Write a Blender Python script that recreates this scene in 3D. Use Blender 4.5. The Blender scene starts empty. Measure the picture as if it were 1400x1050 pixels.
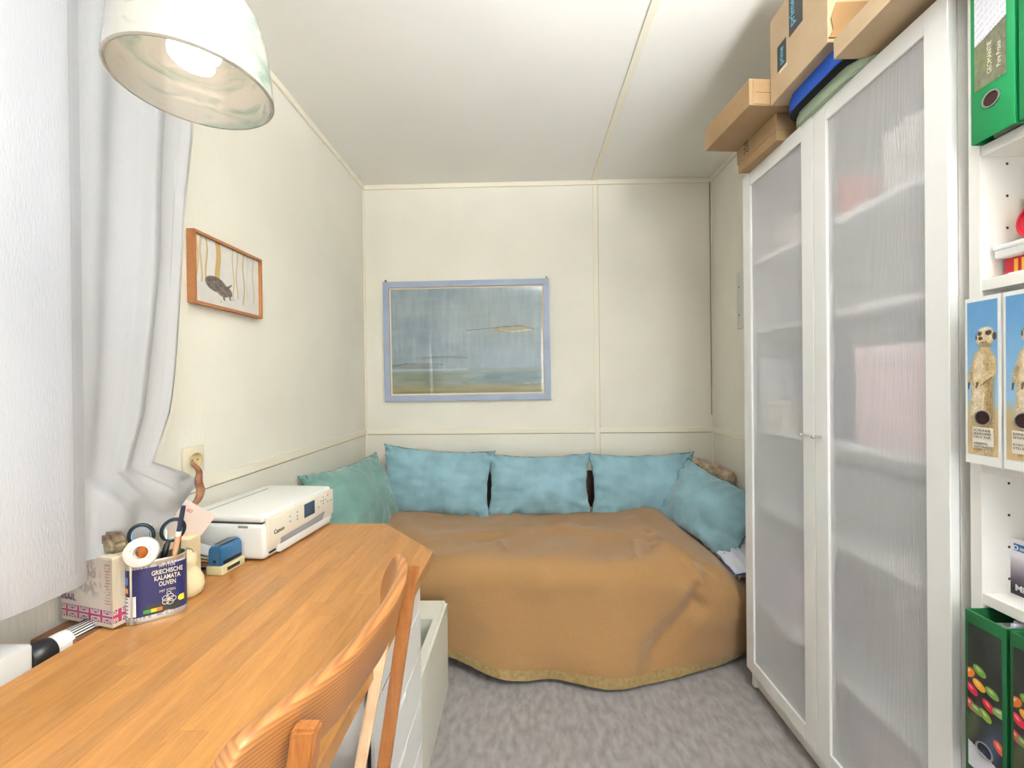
import bpy, bmesh, math, random
import numpy as np
from mathutils import Matrix, Vector, noise
random.seed(7); rng = np.random.default_rng(7)
PI = math.pi
S = bpy.context.scene
COL = S.collection

# ------------------------------------------------------------------ camera
F, YAW, PITCH, ROLL, CAMZ = 575.8, .0263, -.0044, .0107, 1.215
def _cam_axes():
    c, s = math.cos(YAW), math.sin(YAW); A = np.array([[c, s, 0], [-s, c, 0], [0, 0, 1]])
    c, s = math.cos(PITCH), math.sin(PITCH); B = np.array([[1, 0, 0], [0, c, s], [0, -s, c]])
    c, s = math.cos(ROLL), math.sin(ROLL); C = np.array([[c, 0, -s], [0, 1, 0], [s, 0, c]])
    return C @ B @ A
_M = _cam_axes()
cam_data = bpy.data.cameras.new('camera'); cam_data.sensor_width = 36; cam_data.lens = F / 1400 * 36
cam_data.clip_start = .02; cam_data.clip_end = 100
cam = bpy.data.objects.new('camera', cam_data); COL.objects.link(cam)
r, f, u = [Vector(v) for v in _M]
cam.matrix_world = Matrix(((r.x, u.x, -f.x, 0), (r.y, u.y, -f.y, 0), (r.z, u.z, -f.z, CAMZ), (0, 0, 0, 1)))
S.camera = cam
# ------------------------------------------------------------------ light + exposure
W = bpy.data.worlds.new('world'); S.world = W; W.use_nodes = True
W.node_tree.nodes['Background'].inputs[0].default_value = (.86, .93, 1, 1)
W.node_tree.nodes['Background'].inputs[1].default_value = 1.5
S.view_settings.view_transform = 'Standard'; S.view_settings.look = 'None'
S.view_settings.exposure = 1.08; S.view_settings.gamma = 1; S.view_settings.use_curve_mapping = False
def portal(name, loc, rot, sx, sy):
    l = bpy.data.lights.new(name, 'AREA'); l.shape = 'RECTANGLE'; l.size = sx; l.size_y = sy
    l.cycles.is_portal = True
    o = bpy.data.objects.new(name, l); o.location = loc; o.rotation_euler = rot; COL.objects.link(o)
XL, XR, YB, YF, ZC = -.995, 1.171, 2.632, -1.6, 2.46
WY0, WY1, WZ0, WZ1 = -.75, .74, .88, 2.08
DX0, DX1, DZ = .30, 1.12, 2.1
portal('window_daylight', (XL - .16, (WY0 + WY1) / 2, (WZ0 + WZ1) / 2), (0, -PI / 2, 0), WZ1 - WZ0, WY1 - WY0)
tl = bpy.data.lights.new('added_uplight', 'SPOT'); tl.energy = 340; tl.color = (.925, .965, 1); tl.shadow_soft_size = .10; tl.spot_size = 2.35; tl.spot_blend = 1.0  # spot added behind the camera to brighten the ceiling by bounce
to = bpy.data.objects.new('added_uplight', tl); to.location = (.86, -.30, 1.84); to.rotation_euler = Vector((-.20, .36, 1)).to_track_quat('-Z', 'Y').to_euler(); COL.objects.link(to)

hl = bpy.data.lights.new('added_front_fill', 'AREA'); hl.shape = 'RECTANGLE'; hl.size = DX1 - DX0; hl.size_y = DZ - .1; hl.energy = 15; hl.color = (.91, .955, 1)  # unseen fill light added in front of the closed door
ho = bpy.data.objects.new('added_front_fill', hl); ho.location = ((DX0 + DX1) / 2, YF - .01, DZ / 2); ho.rotation_euler = (PI / 2, 0, 0); COL.objects.link(ho)

# ------------------------------------------------------------------ helpers
def srgb(c):
    if isinstance(c, str): c = [int(c[i:i + 2], 16) / 255 for i in (0, 2, 4)]
    elif max(c) > 1.001: c = [x / 255 for x in c]
    return tuple(x / 12.92 if x <= .04045 else ((x + .055) / 1.055) ** 2.4 for x in c) + (1,)
MATS = {}
class NT:
    def __init__(s, m):
        s.t = m.node_tree; s.n = s.t.nodes; s.l = s.t.links
    def add(s, typ, **kw):
        n = s.n.new(typ)
        for k, v in kw.items():
            if k.startswith('i_'):
                key = k[2:]; key = int(key) if key.isdigit() else key.replace('_', ' ')
                n.inputs[key].default_value = v
            else: setattr(n, k, v)
        return n
    def link(s, a, b): s.l.new(a, b)
def mat(name, col, rough=.5, var=0, vscale=5, stretch=(1, 1, 1), bump=0, bscale=80, bstretch=(1, 1, 1), metal=0, coat=0, rnd=0,
        emit=0, sheen=0, spec=.5, detail=3, attr=None, col2=None):
    if name in MATS: return MATS[name]
    m = bpy.data.materials.new(name); m.use_nodes = True; MATS[name] = m
    k = NT(m); b = k.n['Principled BSDF']
    b.inputs['Roughness'].default_value = rough; b.inputs['Metallic'].default_value = metal
    b.inputs['Coat Weight'].default_value = coat; b.inputs['Coat Roughness'].default_value = .03
    b.inputs['Specular IOR Level'].default_value = spec
    if sheen: b.inputs['Sheen Weight'].default_value = sheen; b.inputs['Sheen Roughness'].default_value = .4
    c = srgb(col); out = None
    tc = k.add('ShaderNodeTexCoord')
    if attr:
        a = k.add('ShaderNodeAttribute', attribute_name=attr); out = a.outputs['Color']
    elif var or col2:
        mp = k.add('ShaderNodeMapping'); mp.inputs['Scale'].default_value = stretch
        k.link(tc.outputs['Object'], mp.inputs[0])
        nz = k.add('ShaderNodeTexNoise', i_Scale=vscale, i_Detail=detail); k.link(mp.outputs[0], nz.inputs['Vector'])
        mx = k.add('ShaderNodeMix', data_type='RGBA')
        rp = k.add('ShaderNodeMapRange'); rp.inputs[1].default_value = .3; rp.inputs[2].default_value = .7
        k.link(nz.outputs['Fac'], rp.inputs[0]); k.link(rp.outputs[0], mx.inputs[0])
        if col2: c1, c2 = c, srgb(col2)
        else: c1 = tuple(x * (1 - var) for x in c[:3]) + (1,); c2 = tuple(min(1, x * (1 + var)) for x in c[:3]) + (1,)
        mx.inputs[6].default_value = c1; mx.inputs[7].default_value = c2; out = mx.outputs[2]
    if rnd:
        oi = k.add('ShaderNodeObjectInfo'); hs = k.add('ShaderNodeHueSaturation')
        mr = k.add('ShaderNodeMapRange'); mr.inputs[3].default_value = 1 - rnd; mr.inputs[4].default_value = 1 + rnd
        k.link(oi.outputs['Random'], mr.inputs[0]); k.link(mr.outputs[0], hs.inputs['Value'])
        if out: k.link(out, hs.inputs['Color'])
        else: hs.inputs['Color'].default_value = c
        out = hs.outputs[0]
    if out: k.link(out, b.inputs['Base Color'])
    else: b.inputs['Base Color'].default_value = c
    if emit:
        b.inputs['Emission Color'].default_value = c; b.inputs['Emission Strength'].default_value = emit
    if bump:
        mp2 = k.add('ShaderNodeMapping'); mp2.inputs['Scale'].default_value = bstretch
        k.link(tc.outputs['Object'], mp2.inputs[0])
        nb = k.add('ShaderNodeTexNoise', i_Scale=bscale, i_Detail=4.0); k.link(mp2.outputs[0], nb.inputs['Vector'])
        bp = k.add('ShaderNodeBump', i_Strength=bump, i_Distance=.004); k.link(nb.outputs['Fac'], bp.inputs['Height'])
        k.link(bp.outputs[0], b.inputs['Normal'])
    return m
def wood(name, c1, c2, rough=.4, axis='Y', scale=1, rnd=0, ring=8, dist=6, bump=.05, coat=0):
    if name in MATS: return MATS[name]
    m = bpy.data.materials.new(name); m.use_nodes = True; MATS[name] = m
    k = NT(m); b = k.n['Principled BSDF']; b.inputs['Roughness'].default_value = rough
    b.inputs['Coat Weight'].default_value = coat; b.inputs['Coat Roughness'].default_value = .2
    tc = k.add('ShaderNodeTexCoord'); mp = k.add('ShaderNodeMapping')
    s = {'X': (.12, 1, 1), 'Y': (1, .12, 1), 'Z': (1, 1, .12)}[axis]
    mp.inputs['Scale'].default_value = tuple(x * scale for x in s)
    oi = k.add('ShaderNodeObjectInfo')
    vm = k.add('ShaderNodeVectorMath', operation='MULTIPLY_ADD'); vm.inputs[1].default_value = (1, 1, 1)
    k.link(tc.outputs['Object'], vm.inputs[0])
    if rnd:
        cx = k.add('ShaderNodeCombineXYZ'); mu = k.add('ShaderNodeMath', operation='MULTIPLY', i_1=9.0)
        k.link(oi.outputs['Random'], mu.inputs[0])
        for i in range(3): k.link(mu.outputs[0], cx.inputs[i])
        k.link(cx.outputs[0], vm.inputs[2])
    k.link(vm.outputs[0], mp.inputs[0])
    w = k.add('ShaderNodeTexNoise', i_Scale=ring, i_Detail=6.0, i_Roughness=.65, i_Distortion=dist * .1); k.link(mp.outputs[0], w.inputs['Vector'])
    w2 = k.add('ShaderNodeTexNoise', i_Scale=ring * 9, i_Detail=3.0); k.link(mp.outputs[0], w2.inputs['Vector'])
    ad = k.add('ShaderNodeMath', operation='MULTIPLY_ADD', i_1=.35); k.link(w2.outputs['Fac'], ad.inputs[0]); k.link(w.outputs['Fac'], ad.inputs[2])
    rp = k.add('ShaderNodeMapRange'); rp.inputs[1].default_value = .42; rp.inputs[2].default_value = .9; k.link(ad.outputs[0], rp.inputs[0])
    mx = k.add('ShaderNodeMix', data_type='RGBA'); mx.inputs[6].default_value = srgb(c1); mx.inputs[7].default_value = srgb(c2)
    k.link(rp.outputs[0], mx.inputs[0]); out = mx.outputs[2]
    if rnd:
        hs = k.add('ShaderNodeHueSaturation'); mr = k.add('ShaderNodeMapRange')
        mr.inputs[3].default_value = 1 - rnd; mr.inputs[4].default_value = 1 + rnd
        k.link(oi.outputs['Random'], mr.inputs[0]); k.link(mr.outputs[0], hs.inputs['Value']); k.link(out, hs.inputs['Color']); out = hs.outputs[0]
    k.link(out, b.inputs['Base Color'])
    bp = k.add('ShaderNodeBump', i_Strength=bump, i_Distance=.002); k.link(w2.outputs['Fac'], bp.inputs['Height']); k.link(bp.outputs[0], b.inputs['Normal'])
    return m

def mesh_from(name, verts, faces, m=None, smooth=False, uv=None):
    me = bpy.data.meshes.new(name); me.from_pydata([tuple(v) for v in verts], [], faces); me.update()
    if m: me.materials.append(m)
    if smooth: me.polygons.foreach_set('use_smooth', [True] * len(me.polygons))
    return me
def link(name, me, parent=None, loc=None, rot=None, label=None):
    o = bpy.data.objects.new(name, me); COL.objects.link(o)
    if parent: o.parent = parent
    if loc is not None: o.location = loc
    if rot is not None: o.rotation_euler = rot
    if label: o['label'] = label
    return o
def bm_mesh(name, bm, m, smooth=False, angle=None):
    bmesh.ops.recalc_face_normals(bm, faces=bm.faces)
    me = bpy.data.meshes.new(name); bm.to_mesh(me); bm.free()
    for x in (m if isinstance(m, (list, tuple)) else [m]): me.materials.append(x)
    if smooth:
        me.polygons.foreach_set('use_smooth', [True] * len(me.polygons))
        if angle:
            try: me.set_sharp_from_angle(angle=math.radians(angle))
            except Exception: pass
    return me
def add_box(bm, x0, x1, y0, y1, z0, z1, mi=0):
    vs = [bm.verts.new((x, y, z)) for x in (x0, x1) for y in (y0, y1) for z in (z0, z1)]
    for q in ((0, 1, 3, 2), (4, 6, 7, 5), (0, 4, 5, 1), (2, 3, 7, 6), (0, 2, 6, 4), (1, 5, 7, 3)):
        fc = bm.faces.new([vs[i] for i in q]); fc.material_index = mi
    return vs
def box(name, b, m, parent=None, bev=.0, seg=2, label=None, rot=None, loc=None, smooth=None):
    bm = bmesh.new(); add_box(bm, *b)
    if bev: bmesh.ops.bevel(bm, geom=list(bm.edges), offset=bev, segments=seg, affect='EDGES', profile=.5, clamp_overlap=True)
    return link(name, bm_mesh(name, bm, m, smooth=bool(bev), angle=35), parent, loc, rot, label)
def boxes(name, bs, m, parent=None, bev=0, label=None, loc=None, rot=None):
    bm = bmesh.new()
    for b in bs: add_box(bm, *b)
    if bev: bmesh.ops.bevel(bm, geom=list(bm.edges), offset=bev, segments=1, affect='EDGES', clamp_overlap=True)
    return link(name, bm_mesh(name, bm, m), parent, loc, rot, label)
def prism(name, pts, z0, z1, m, parent=None, bev=0, seg=1, label=None, plane='XY', loc=None, rot=None):
    """pts polygon extruded; plane XY -> along z, XZ -> along y, YZ -> along x"""
    bm = bmesh.new()
    def P(a, b, c): return {'XY': (a, b, c), 'XZ': (a, c, b), 'YZ': (c, a, b)}[plane]
    lo = [bm.verts.new(P(a, b, z0)) for a, b in pts]; hi = [bm.verts.new(P(a, b, z1)) for a, b in pts]
    n = len(pts); bm.faces.new(lo[::-1]); bm.faces.new(hi)
    for i in range(n): bm.faces.new((lo[i], lo[(i + 1) % n], hi[(i + 1) % n], hi[i]))
    if bev: bmesh.ops.bevel(bm, geom=list(bm.edges), offset=bev, segments=seg, affect='EDGES', clamp_overlap=True)
    return link(name, bm_mesh(name, bm, m, smooth=bool(bev), angle=35), parent, loc, rot, label)
def lathe(name, prof, m, parent=None, seg=40, loc=None, rot=None, label=None, sx=1, sy=1):
    vs, fs = [], []
    for i in range(seg):
        a = 2 * PI * i / seg
        for (rr, z) in prof: vs.append((rr * math.cos(a) * sx, rr * math.sin(a) * sy, z))
    n = len(prof)
    for i in range(seg):
        j = (i + 1) % seg
        for k in range(n - 1): fs.append((i * n + k, j * n + k, j * n + k + 1, i * n + k + 1))
    me = mesh_from(name, vs, fs)
    bm = bmesh.new(); bm.from_mesh(me); bmesh.ops.remove_doubles(bm, verts=bm.verts, dist=1e-5)
    bmesh.ops.dissolve_degenerate(bm, edges=bm.edges, dist=1e-6)
    bpy.data.meshes.remove(me)
    return link(name, bm_mesh(name, bm, m, smooth=True, angle=50), parent, loc, rot, label)
def tube_data(pts, rad, seg=10, caps=True):
    pts = [Vector(p) for p in pts]; n = len(pts)
    rad = rad if hasattr(rad, '__len__') else [rad] * n
    vs, fs = [], []; up = None
    for i, p in enumerate(pts):
        t = (pts[min(i + 1, n - 1)] - pts[max(i - 1, 0)]).normalized()
        if up is None: up = t.orthogonal().normalized()
        up = (up - t * up.dot(t)).normalized(); sd = t.cross(up)
        for j in range(seg):
            a = 2 * PI * j / seg; vs.append(p + (up * math.cos(a) + sd * math.sin(a)) * rad[i])
    for i in range(n - 1):
        for j in range(seg):
            k = (j + 1) % seg; fs.append((i * seg + j, i * seg + k, (i + 1) * seg + k, (i + 1) * seg + j))
    if caps: fs.append(tuple(range(seg))[::-1]); fs.append(tuple((n - 1) * seg + j for j in range(seg)))
    return vs, fs
def tube(name, pts, rad, m, parent=None, seg=10, label=None, loc=None, rot=None):
    vs, fs = tube_data(pts, rad, seg)
    return link(name, mesh_from(name, vs, fs, m, True), parent, loc, rot, label)
def thing(name, label, cat, loc=(0, 0, 0), rotz=0, group=None, rot=None):
    o = bpy.data.objects.new(name, None); COL.objects.link(o); o.location = loc; o.empty_display_size = .05
    o.rotation_euler = rot if rot is not None else (0, 0, rotz); o['label'] = label; o['category'] = cat
    if group: o['group'] = group
    return o
def tag(o, label, cat, group=None):
    o['label'] = label; o['category'] = cat
    if group: o['group'] = group
    return o
def struct(o): o['kind'] = 'structure'; return o
def grid_faces(nx, ny):
    return [(j * (nx + 1) + i, j * (nx + 1) + i + 1, (j + 1) * (nx + 1) + i + 1, (j + 1) * (nx + 1) + i) for j in range(ny) for i in range(nx)]
def painted(name, w, h, nx, ny, fn, m, parent, loc, rot=(0, 0, 0), label=None, bend=None):
    """flat print: u right 0..1, v up 0..1, in local XZ facing -Y, origin at lower left"""
    uu, vv = np.meshgrid((np.arange(nx) + .5) / nx, (np.arange(ny) + .5) / ny)
    rgb = np.clip(fn(uu, vv), 0, 1); lin = np.where(rgb <= .04045, rgb / 12.92, ((rgb + .055) / 1.055) ** 2.4)
    vs = [(i / nx * w, 0 if bend is None else bend(i / nx), j / ny * h) for j in range(ny + 1) for i in range(nx + 1)]
    me = mesh_from(name, vs, grid_faces(nx, ny), m)
    at = me.color_attributes.new('Col', 'FLOAT_COLOR', 'CORNER')
    c = np.ones((nx * ny, 4, 4), np.float32); c[:, :, :3] = lin.reshape(-1, 1, 3)
    at.data.foreach_set('color', c.ravel())
    return link(name, me, parent, loc, rot, label)
def L3(c): return np.array(c, float) / (255 if max(c) > 1 else 1)
def lerp(a, b, t): return a + (b - a) * t[..., None]
def paint(img, mask, c):
    mask = np.clip(mask, 0, 1)[..., None]; return img * (1 - mask) + L3(c) * mask
def ell(u, v, cx, cy, rx, ry, rot=0, soft=.12):
    c, s = math.cos(rot), math.sin(rot); a = ((u - cx) * c + (v - cy) * s) / rx; b = (-(u - cx) * s + (v - cy) * c) / ry
    return np.clip((1 - np.sqrt(a * a + b * b)) / soft + .5, 0, 1)
def seg(u, v, x0, y0, x1, y1, w, w1=None, soft=.3):
    dx, dy = x1 - x0, y1 - y0; t = np.clip(((u - x0) * dx + (v - y0) * dy) / (dx * dx + dy * dy), 0, 1)
    d = np.hypot(u - x0 - t * dx, v - y0 - t * dy); ww = w + ((w1 if w1 is not None else w) - w) * t
    return np.clip((1 - d / ww) / soft + .5, 0, 1)
def vnoise(u, v, sx, sy, seed=0, octs=4):
    out = np.zeros_like(u); amp = 1; tot = 0
    for o in range(octs):
        r_ = np.random.default_rng(seed + o); g = r_.random((64, 64)); x = u * sx * 2 ** o; y = v * sy * 2 ** o
        xi, yi = np.floor(x).astype(int), np.floor(y).astype(int); fx, fy = x - xi, y - yi
        fx = fx * fx * (3 - 2 * fx); fy = fy * fy * (3 - 2 * fy)
        a, b, c, d = g[yi % 64, xi % 64], g[yi % 64, (xi + 1) % 64], g[(yi + 1) % 64, xi % 64], g[(yi + 1) % 64, (xi + 1) % 64]
        out += amp * ((a * (1 - fx) + b * fx) * (1 - fy) + (c * (1 - fx) + d * fx) * fy); tot += amp; amp *= .5
    return out / tot
def text(name, body, size, m, parent, loc, rot, label=None, align='LEFT', squeeze=1, ext=.0002, bold=0):
    cu = bpy.data.curves.new(name, 'FONT'); cu.body = body; cu.size = size; cu.extrude = ext; cu.align_x = align
    cu.resolution_u = 3; cu.space_line = .95; cu.offset = bold
    o = bpy.data.objects.new(name, cu); COL.objects.link(o)
    dg = bpy.context.evaluated_depsgraph_get(); dg.update()
    me = bpy.data.meshes.new_from_object(o.evaluated_get(dg)); bpy.data.objects.remove(o); bpy.data.curves.remove(cu)
    me.name = name; me.materials.clear(); me.materials.append(m)
    p = link(name, me, parent, loc, rot, label); p.scale = (squeeze, 1, 1)
    return p
RX = (PI / 2, 0, 0)            # text reading on a face that looks toward -Y
RF = (PI / 2, 0, PI / 2)       # face that looks toward +X
RB = (PI / 2, 0, -PI / 2)      # face that looks toward -X

# ------------------------------------------------------------------ materials
M_WALL = mat('wall_paint', (236, 232, 219), .7, var=.03, vscale=3, bump=.25, bscale=160, bstretch=(1, 1, .12))
M_WALLR = M_WALL
M_CEIL = mat('ceiling_paint', (240, 238, 232), .75, var=.02, vscale=2, bump=.1, bscale=120)
M_TRIM = mat('trim_paint', (240, 233, 215), .55)
M_SEAM = mat('joint_shadow_gap', (170, 155, 125), .8)
M_WHITE = mat('white_lacquer', (238, 238, 236), .38)
M_WHITE2 = mat('white_melamine', (236, 234, 228), .45)
M_CARPET = mat('carpet_wool', (136, 130, 128), .95, bump=1.0, bscale=420, col2=(170, 164, 162), vscale=26, stretch=(1.6, .8, 1), detail=9, sheen=.3)
M_CARD = mat('cardboard', (190, 166, 134), .8, var=.06, vscale=14, bump=.08, bscale=90)
M_CARD2 = mat('cardboard_brown', (168, 138, 100), .8, var=.06, vscale=14, bump=.08, bscale=90)
M_DARK = mat('black_plastic', (28, 29, 33), .4)
M_INK = mat('black_ink', (40, 38, 40), .6)
M_PRINT = mat('printed_paper', (255, 255, 255), .45, attr='Col')
M_TEAL = mat('teal_velvet', (136, 173, 184), .85, var=.15, vscale=9, bump=.35, bscale=60, bstretch=(1, 1, .5), sheen=.6)
M_TEALSEAM = mat('teal_seam', (70, 105, 108), .9)
M_BLANKET = mat('wool_blanket', (160, 122, 78), .95, var=.08, vscale=240, bump=.6, bscale=500, sheen=.3)
M_SATIN = mat('satin_binding', (150, 126, 80), .35, var=.2, vscale=60, bump=.5, bscale=90, sheen=.3)
M_BROWN = mat('dark_brown_wood', (70, 40, 26), .5, var=.2, vscale=12)
M_STAVE = wood('beech_stave', (158, 106, 50), (192, 136, 74), .32, 'Y', 6, rnd=.14, coat=.25)
M_PINE = wood('pine_lacquered', (134, 80, 38), (178, 116, 62), .35, 'Z', 9, rnd=.03, ring=10, dist=10, coat=.3)
M_STEEL = mat('brushed_steel', (200, 198, 194), .3, metal=1)
def curtain_mat():
    m = bpy.data.materials.new('sheer_voile'); m.use_nodes = True; k = NT(m); k.n.remove(k.n['Principled BSDF'])
    out = k.n['Material Output']
    d = k.add('ShaderNodeBsdfDiffuse', i_Color=(.58, .585, .61, 1)); t = k.add('ShaderNodeBsdfTranslucent', i_Color=(.62, .64, .68, 1))
    p = k.add('ShaderNodeBsdfTransparent'); a = k.add('ShaderNodeMixShader', i_0=.24); b = k.add('ShaderNodeMixShader', i_0=.12)
    tc = k.add('ShaderNodeTexCoord'); mp = k.add('ShaderNodeMapping'); mp.inputs['Scale'].default_value = (1, 1, .15)
    n = k.add('ShaderNodeTexNoise', i_Scale=420.0, i_Detail=3.0); k.link(tc.outputs['Object'], mp.inputs[0]); k.link(mp.outputs[0], n.inputs['Vector'])
    bp = k.add('ShaderNodeBump', i_Strength=.5, i_Distance=.002); k.link(n.outputs['Fac'], bp.inputs['Height']); k.link(bp.outputs[0], d.inputs['Normal'])
    k.link(d.outputs[0], a.inputs[1]); k.link(t.outputs[0], a.inputs[2]); k.link(a.outputs[0], b.inputs[1]); k.link(p.outputs[0], b.inputs[2])
    k.link(b.outputs[0], out.inputs[0]); return m
M_VOILE = curtain_mat()
def shade_mat():
    m = bpy.data.materials.new('clouded_glass'); m.use_nodes = True; k = NT(m); k.n.remove(k.n['Principled BSDF']); out = k.n['Material Output']
    tc = k.add('ShaderNodeTexCoord'); mp = k.add('ShaderNodeMapping'); mp.inputs['Scale'].default_value = (1, 1, 2.2); mp.inputs['Rotation'].default_value = (.5, .3, 0)
    n = k.add('ShaderNodeTexNoise', i_Scale=16.0, i_Detail=5.0, i_Distortion=1.2); k.link(tc.outputs['Object'], mp.inputs[0]); k.link(mp.outputs[0], n.inputs['Vector'])
    mr = k.add('ShaderNodeMapRange'); mr.inputs[1].default_value = .48; mr.inputs[2].default_value = .72; k.link(n.outputs['Fac'], mr.inputs[0])
    mx = k.add('ShaderNodeMix', data_type='RGBA'); mx.inputs[6].default_value = srgb((198, 195, 186)); mx.inputs[7].default_value = srgb((146, 166, 154)); k.link(mr.outputs[0], mx.inputs[0])
    d = k.add('ShaderNodeBsdfDiffuse'); t = k.add('ShaderNodeBsdfTranslucent'); p = k.add('ShaderNodeBsdfTransparent'); g = k.add('ShaderNodeBsdfGlossy', i_Roughness=.03)
    k.link(mx.outputs[2], d.inputs[0]); k.link(mx.outputs[2], t.inputs[0])
    a = k.add('ShaderNodeMixShader', i_0=.05); b = k.add('ShaderNodeMixShader', i_0=.12); c = k.add('ShaderNodeMixShader')
    fr = k.add('ShaderNodeFresnel', i_IOR=1.4)
    k.link(d.outputs[0], a.inputs[1]); k.link(t.outputs[0], a.inputs[2]); k.link(a.outputs[0], b.inputs[1]); k.link(p.outputs[0], b.inputs[2])
    k.link(fr.outputs[0], c.inputs[0]); k.link(b.outputs[0], c.inputs[1]); k.link(g.outputs[0], c.inputs[2]); k.link(c.outputs[0], out.inputs[0]); return m
M_SHADE = shade_mat()
def frosted_mat():
    m = bpy.data.materials.new('frosted_acrylic'); m.use_nodes = True; k = NT(m); b = k.n['Principled BSDF']; out = k.n['Material Output']
    b.inputs['Base Color'].default_value = (.93, .94, .97, 1); b.inputs['Transmission Weight'].default_value = 1; b.inputs['Roughness'].default_value = .42
    b.inputs['IOR'].default_value = 1.15
    d = k.add('ShaderNodeBsdfDiffuse', i_Color=(.97, .97, 1, 1)); t = k.add('ShaderNodeBsdfTranslucent', i_Color=(.95, .95, .97, 1))
    p = k.add('ShaderNodeBsdfTransparent', i_Color=(1, 1, 1, 1))
    a = k.add('ShaderNodeMixShader', i_0=.15); c = k.add('ShaderNodeMixShader', i_0=.22); e = k.add('ShaderNodeMixShader', i_0=.45)
    k.link(d.outputs[0], a.inputs[1]); k.link(t.outputs[0], a.inputs[2]); k.link(a.outputs[0], c.inputs[1]); k.link(b.outputs[0], c.inputs[2])
    k.link(c.outputs[0], e.inputs[1]); k.link(p.outputs[0], e.inputs[2]); k.link(e.outputs[0], out.inputs[0]); return m
M_FROST = frosted_mat()
def clear_mat(name, col=(1, 1, 1), tr=.85, rough=.03):
    m = bpy.data.materials.new(name); m.use_nodes = True; k = NT(m); k.n.remove(k.n['Principled BSDF']); out = k.n['Material Output']
    p = k.add('ShaderNodeBsdfTransparent', i_Color=srgb(col)); g = k.add('ShaderNodeBsdfGlossy', i_Roughness=rough); a = k.add('ShaderNodeMixShader', i_0=.07); k.link(p.outputs[0], a.inputs[1]); k.link(g.outputs[0], a.inputs[2]); k.link(a.outputs[0], out.inputs[0])
    return m
M_CLEAR = clear_mat('clear_glass')
M_CLEARPL = clear_mat('clear_acrylic', (252, 253, 254))

# ------------------------------------------------------------------ setting
T = .14
struct(box('floor', (XL - .1, XR + .1, YF - .1, YB + .1, -.1, 0), M_CARPET))
struct(box('ceiling', (XL - .1, XR + .1, YF - .1, YB + .1, ZC, ZC + .1), M_CEIL))
struct(box('wall_back', (XL - T, XR + T, YB, YB + T, 0, ZC), M_WALL))
struct(box('wall_right', (XR, XR + T, YF, YB, 0, ZC), M_WALLR))
struct(boxes('wall_left', [(XL - T, XL, YF, WY0, 0, ZC), (XL - T, XL, WY1, YB, 0, ZC), (XL - T, XL, WY0, WY1, 0, WZ0), (XL - T, XL, WY0, WY1, WZ1, ZC)], M_WALL))
struct(boxes('wall_front', [(XL - T, DX0, YF - T, YF, 0, ZC), (DX1, XR + T, YF - T, YF, 0, ZC), (DX0, DX1, YF - T, YF, DZ, ZC)], M_WALL))
struct(boxes('door_1', [(DX0, DX1, YF - .06, YF - .02, 0, DZ)], M_WHITE))
def trimbox(name, b): struct(box(name, b, M_TRIM, bev=.0015, seg=1))
trimbox('trim_1', (XL, XR, YB - .012, YB, ZC - .028, ZC))                 # cornices
trimbox('trim_2', (XL, XL + .012, YF, YB, ZC - .028, ZC))
trimbox('trim_3', (XR - .012, XR, YF, YB, ZC - .028, ZC))
trimbox('trim_4', (.432, .462, YF, YB, ZC - .006, ZC + .001))                   # ceiling batten
trimbox('trim_5', (.444, .474, YB - .006, YB, .0, ZC - .028))              # batten on back wall
trimbox('trim_6', (XL, XL + .007, YF, YB, .895, .930))                    # dado strips
trimbox('trim_7', (XL + .008, .444, YB - .007, YB, .895, .925))
trimbox('trim_8', (.474, XR - .007, YB - .007, YB, .895, .925))
trimbox('trim_9', (XR - .007, XR, .9, YB, .895, .925))
trimbox('trim_10', (XL, XL + .010, YB - .010, YB, 0, ZC - .028))
trimbox('trim_11', (XR - .010, XR, YB - .010, YB, 0, ZC - .028))
struct(boxes('trim_12', [(.4745, .4765, YB - .0015, YB, 0, ZC - .03), (XL + .008, XR - .008, YB - .0016, YB, .891, .8955),
        (XR - .012, XR - .0100, YB - .012, YB, 1.0, ZC - .03), (XL, XL + .0015, .76, YB - .01, .891, .8955)], M_SEAM))
# window in the left wall
w = thing('window_1', '', 'window', (XL - .07, (WY0 + WY1) / 2, WZ0)); del w['category']; del w['label']; w['kind'] = 'structure'
hw, hh = (WY1 - WY0) / 2, WZ1 - WZ0
boxes('window_frame', [(-.03, .03, -hw, -hw + .05, 0, hh), (-.03, .03, hw - .05, hw, 0, hh), (-.03, .03, -hw + .05, hw - .05, 0, .05), (-.03, .03, -hw + .05, hw - .05, hh - .05, hh), (-.03, .03, -.035, .035, .05, hh - .05)], M_WHITE, w, bev=.003)
box('pane', (-.004, .004, -hw + .05, -.035, .05, hh - .05), M_CLEAR, w); box('pane', (-.004, .004, .035, hw - .05, .05, hh - .05), M_CLEAR, w)
box('window_sill', (.03, .095, -hw, hw, -.0, .018), M_WHITE, w, bev=.003)

# ------------------------------------------------------------------ desk
DZT = .72; TH = .028
def clip(poly, a, b, c):      # keep a*x+b*y<=c
    out = []
    for i in range(len(poly)):
        p, q = poly[i], poly[(i + 1) % len(poly)]; dp, dq = a * p[0] + b * p[1] - c, a * q[0] + b * q[1] - c
        if dp <= 0: out.append(p)
        if (dp < 0 < dq) or (dq < 0 < dp):
            t = dp / (dp - dq); out.append((p[0] + (q[0] - p[0]) * t, p[1] + (q[1] - p[1]) * t))
    return out
desk = thing('desk', 'butcher-block beech desk with a cut-off corner along the curtained window', 'desk', (-.56, .6, 0))
dx0, dx1, dy0, dy1 = -.87 + .56, -.270 + .56, -.55 - .6, 1.475 - .6
cx0, cy0 = -.49 + .56, 1.230 - .6     # chamfer: (cx0,dy1) -> (dx1,cy0)
ca, cb = (dy1 - cy0), (dx1 - cx0); cc = ca * cx0 + cb * dy1
nrow = 13; sw = (dx1 - dx0) / nrow
rs = random.Random(3)
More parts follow.
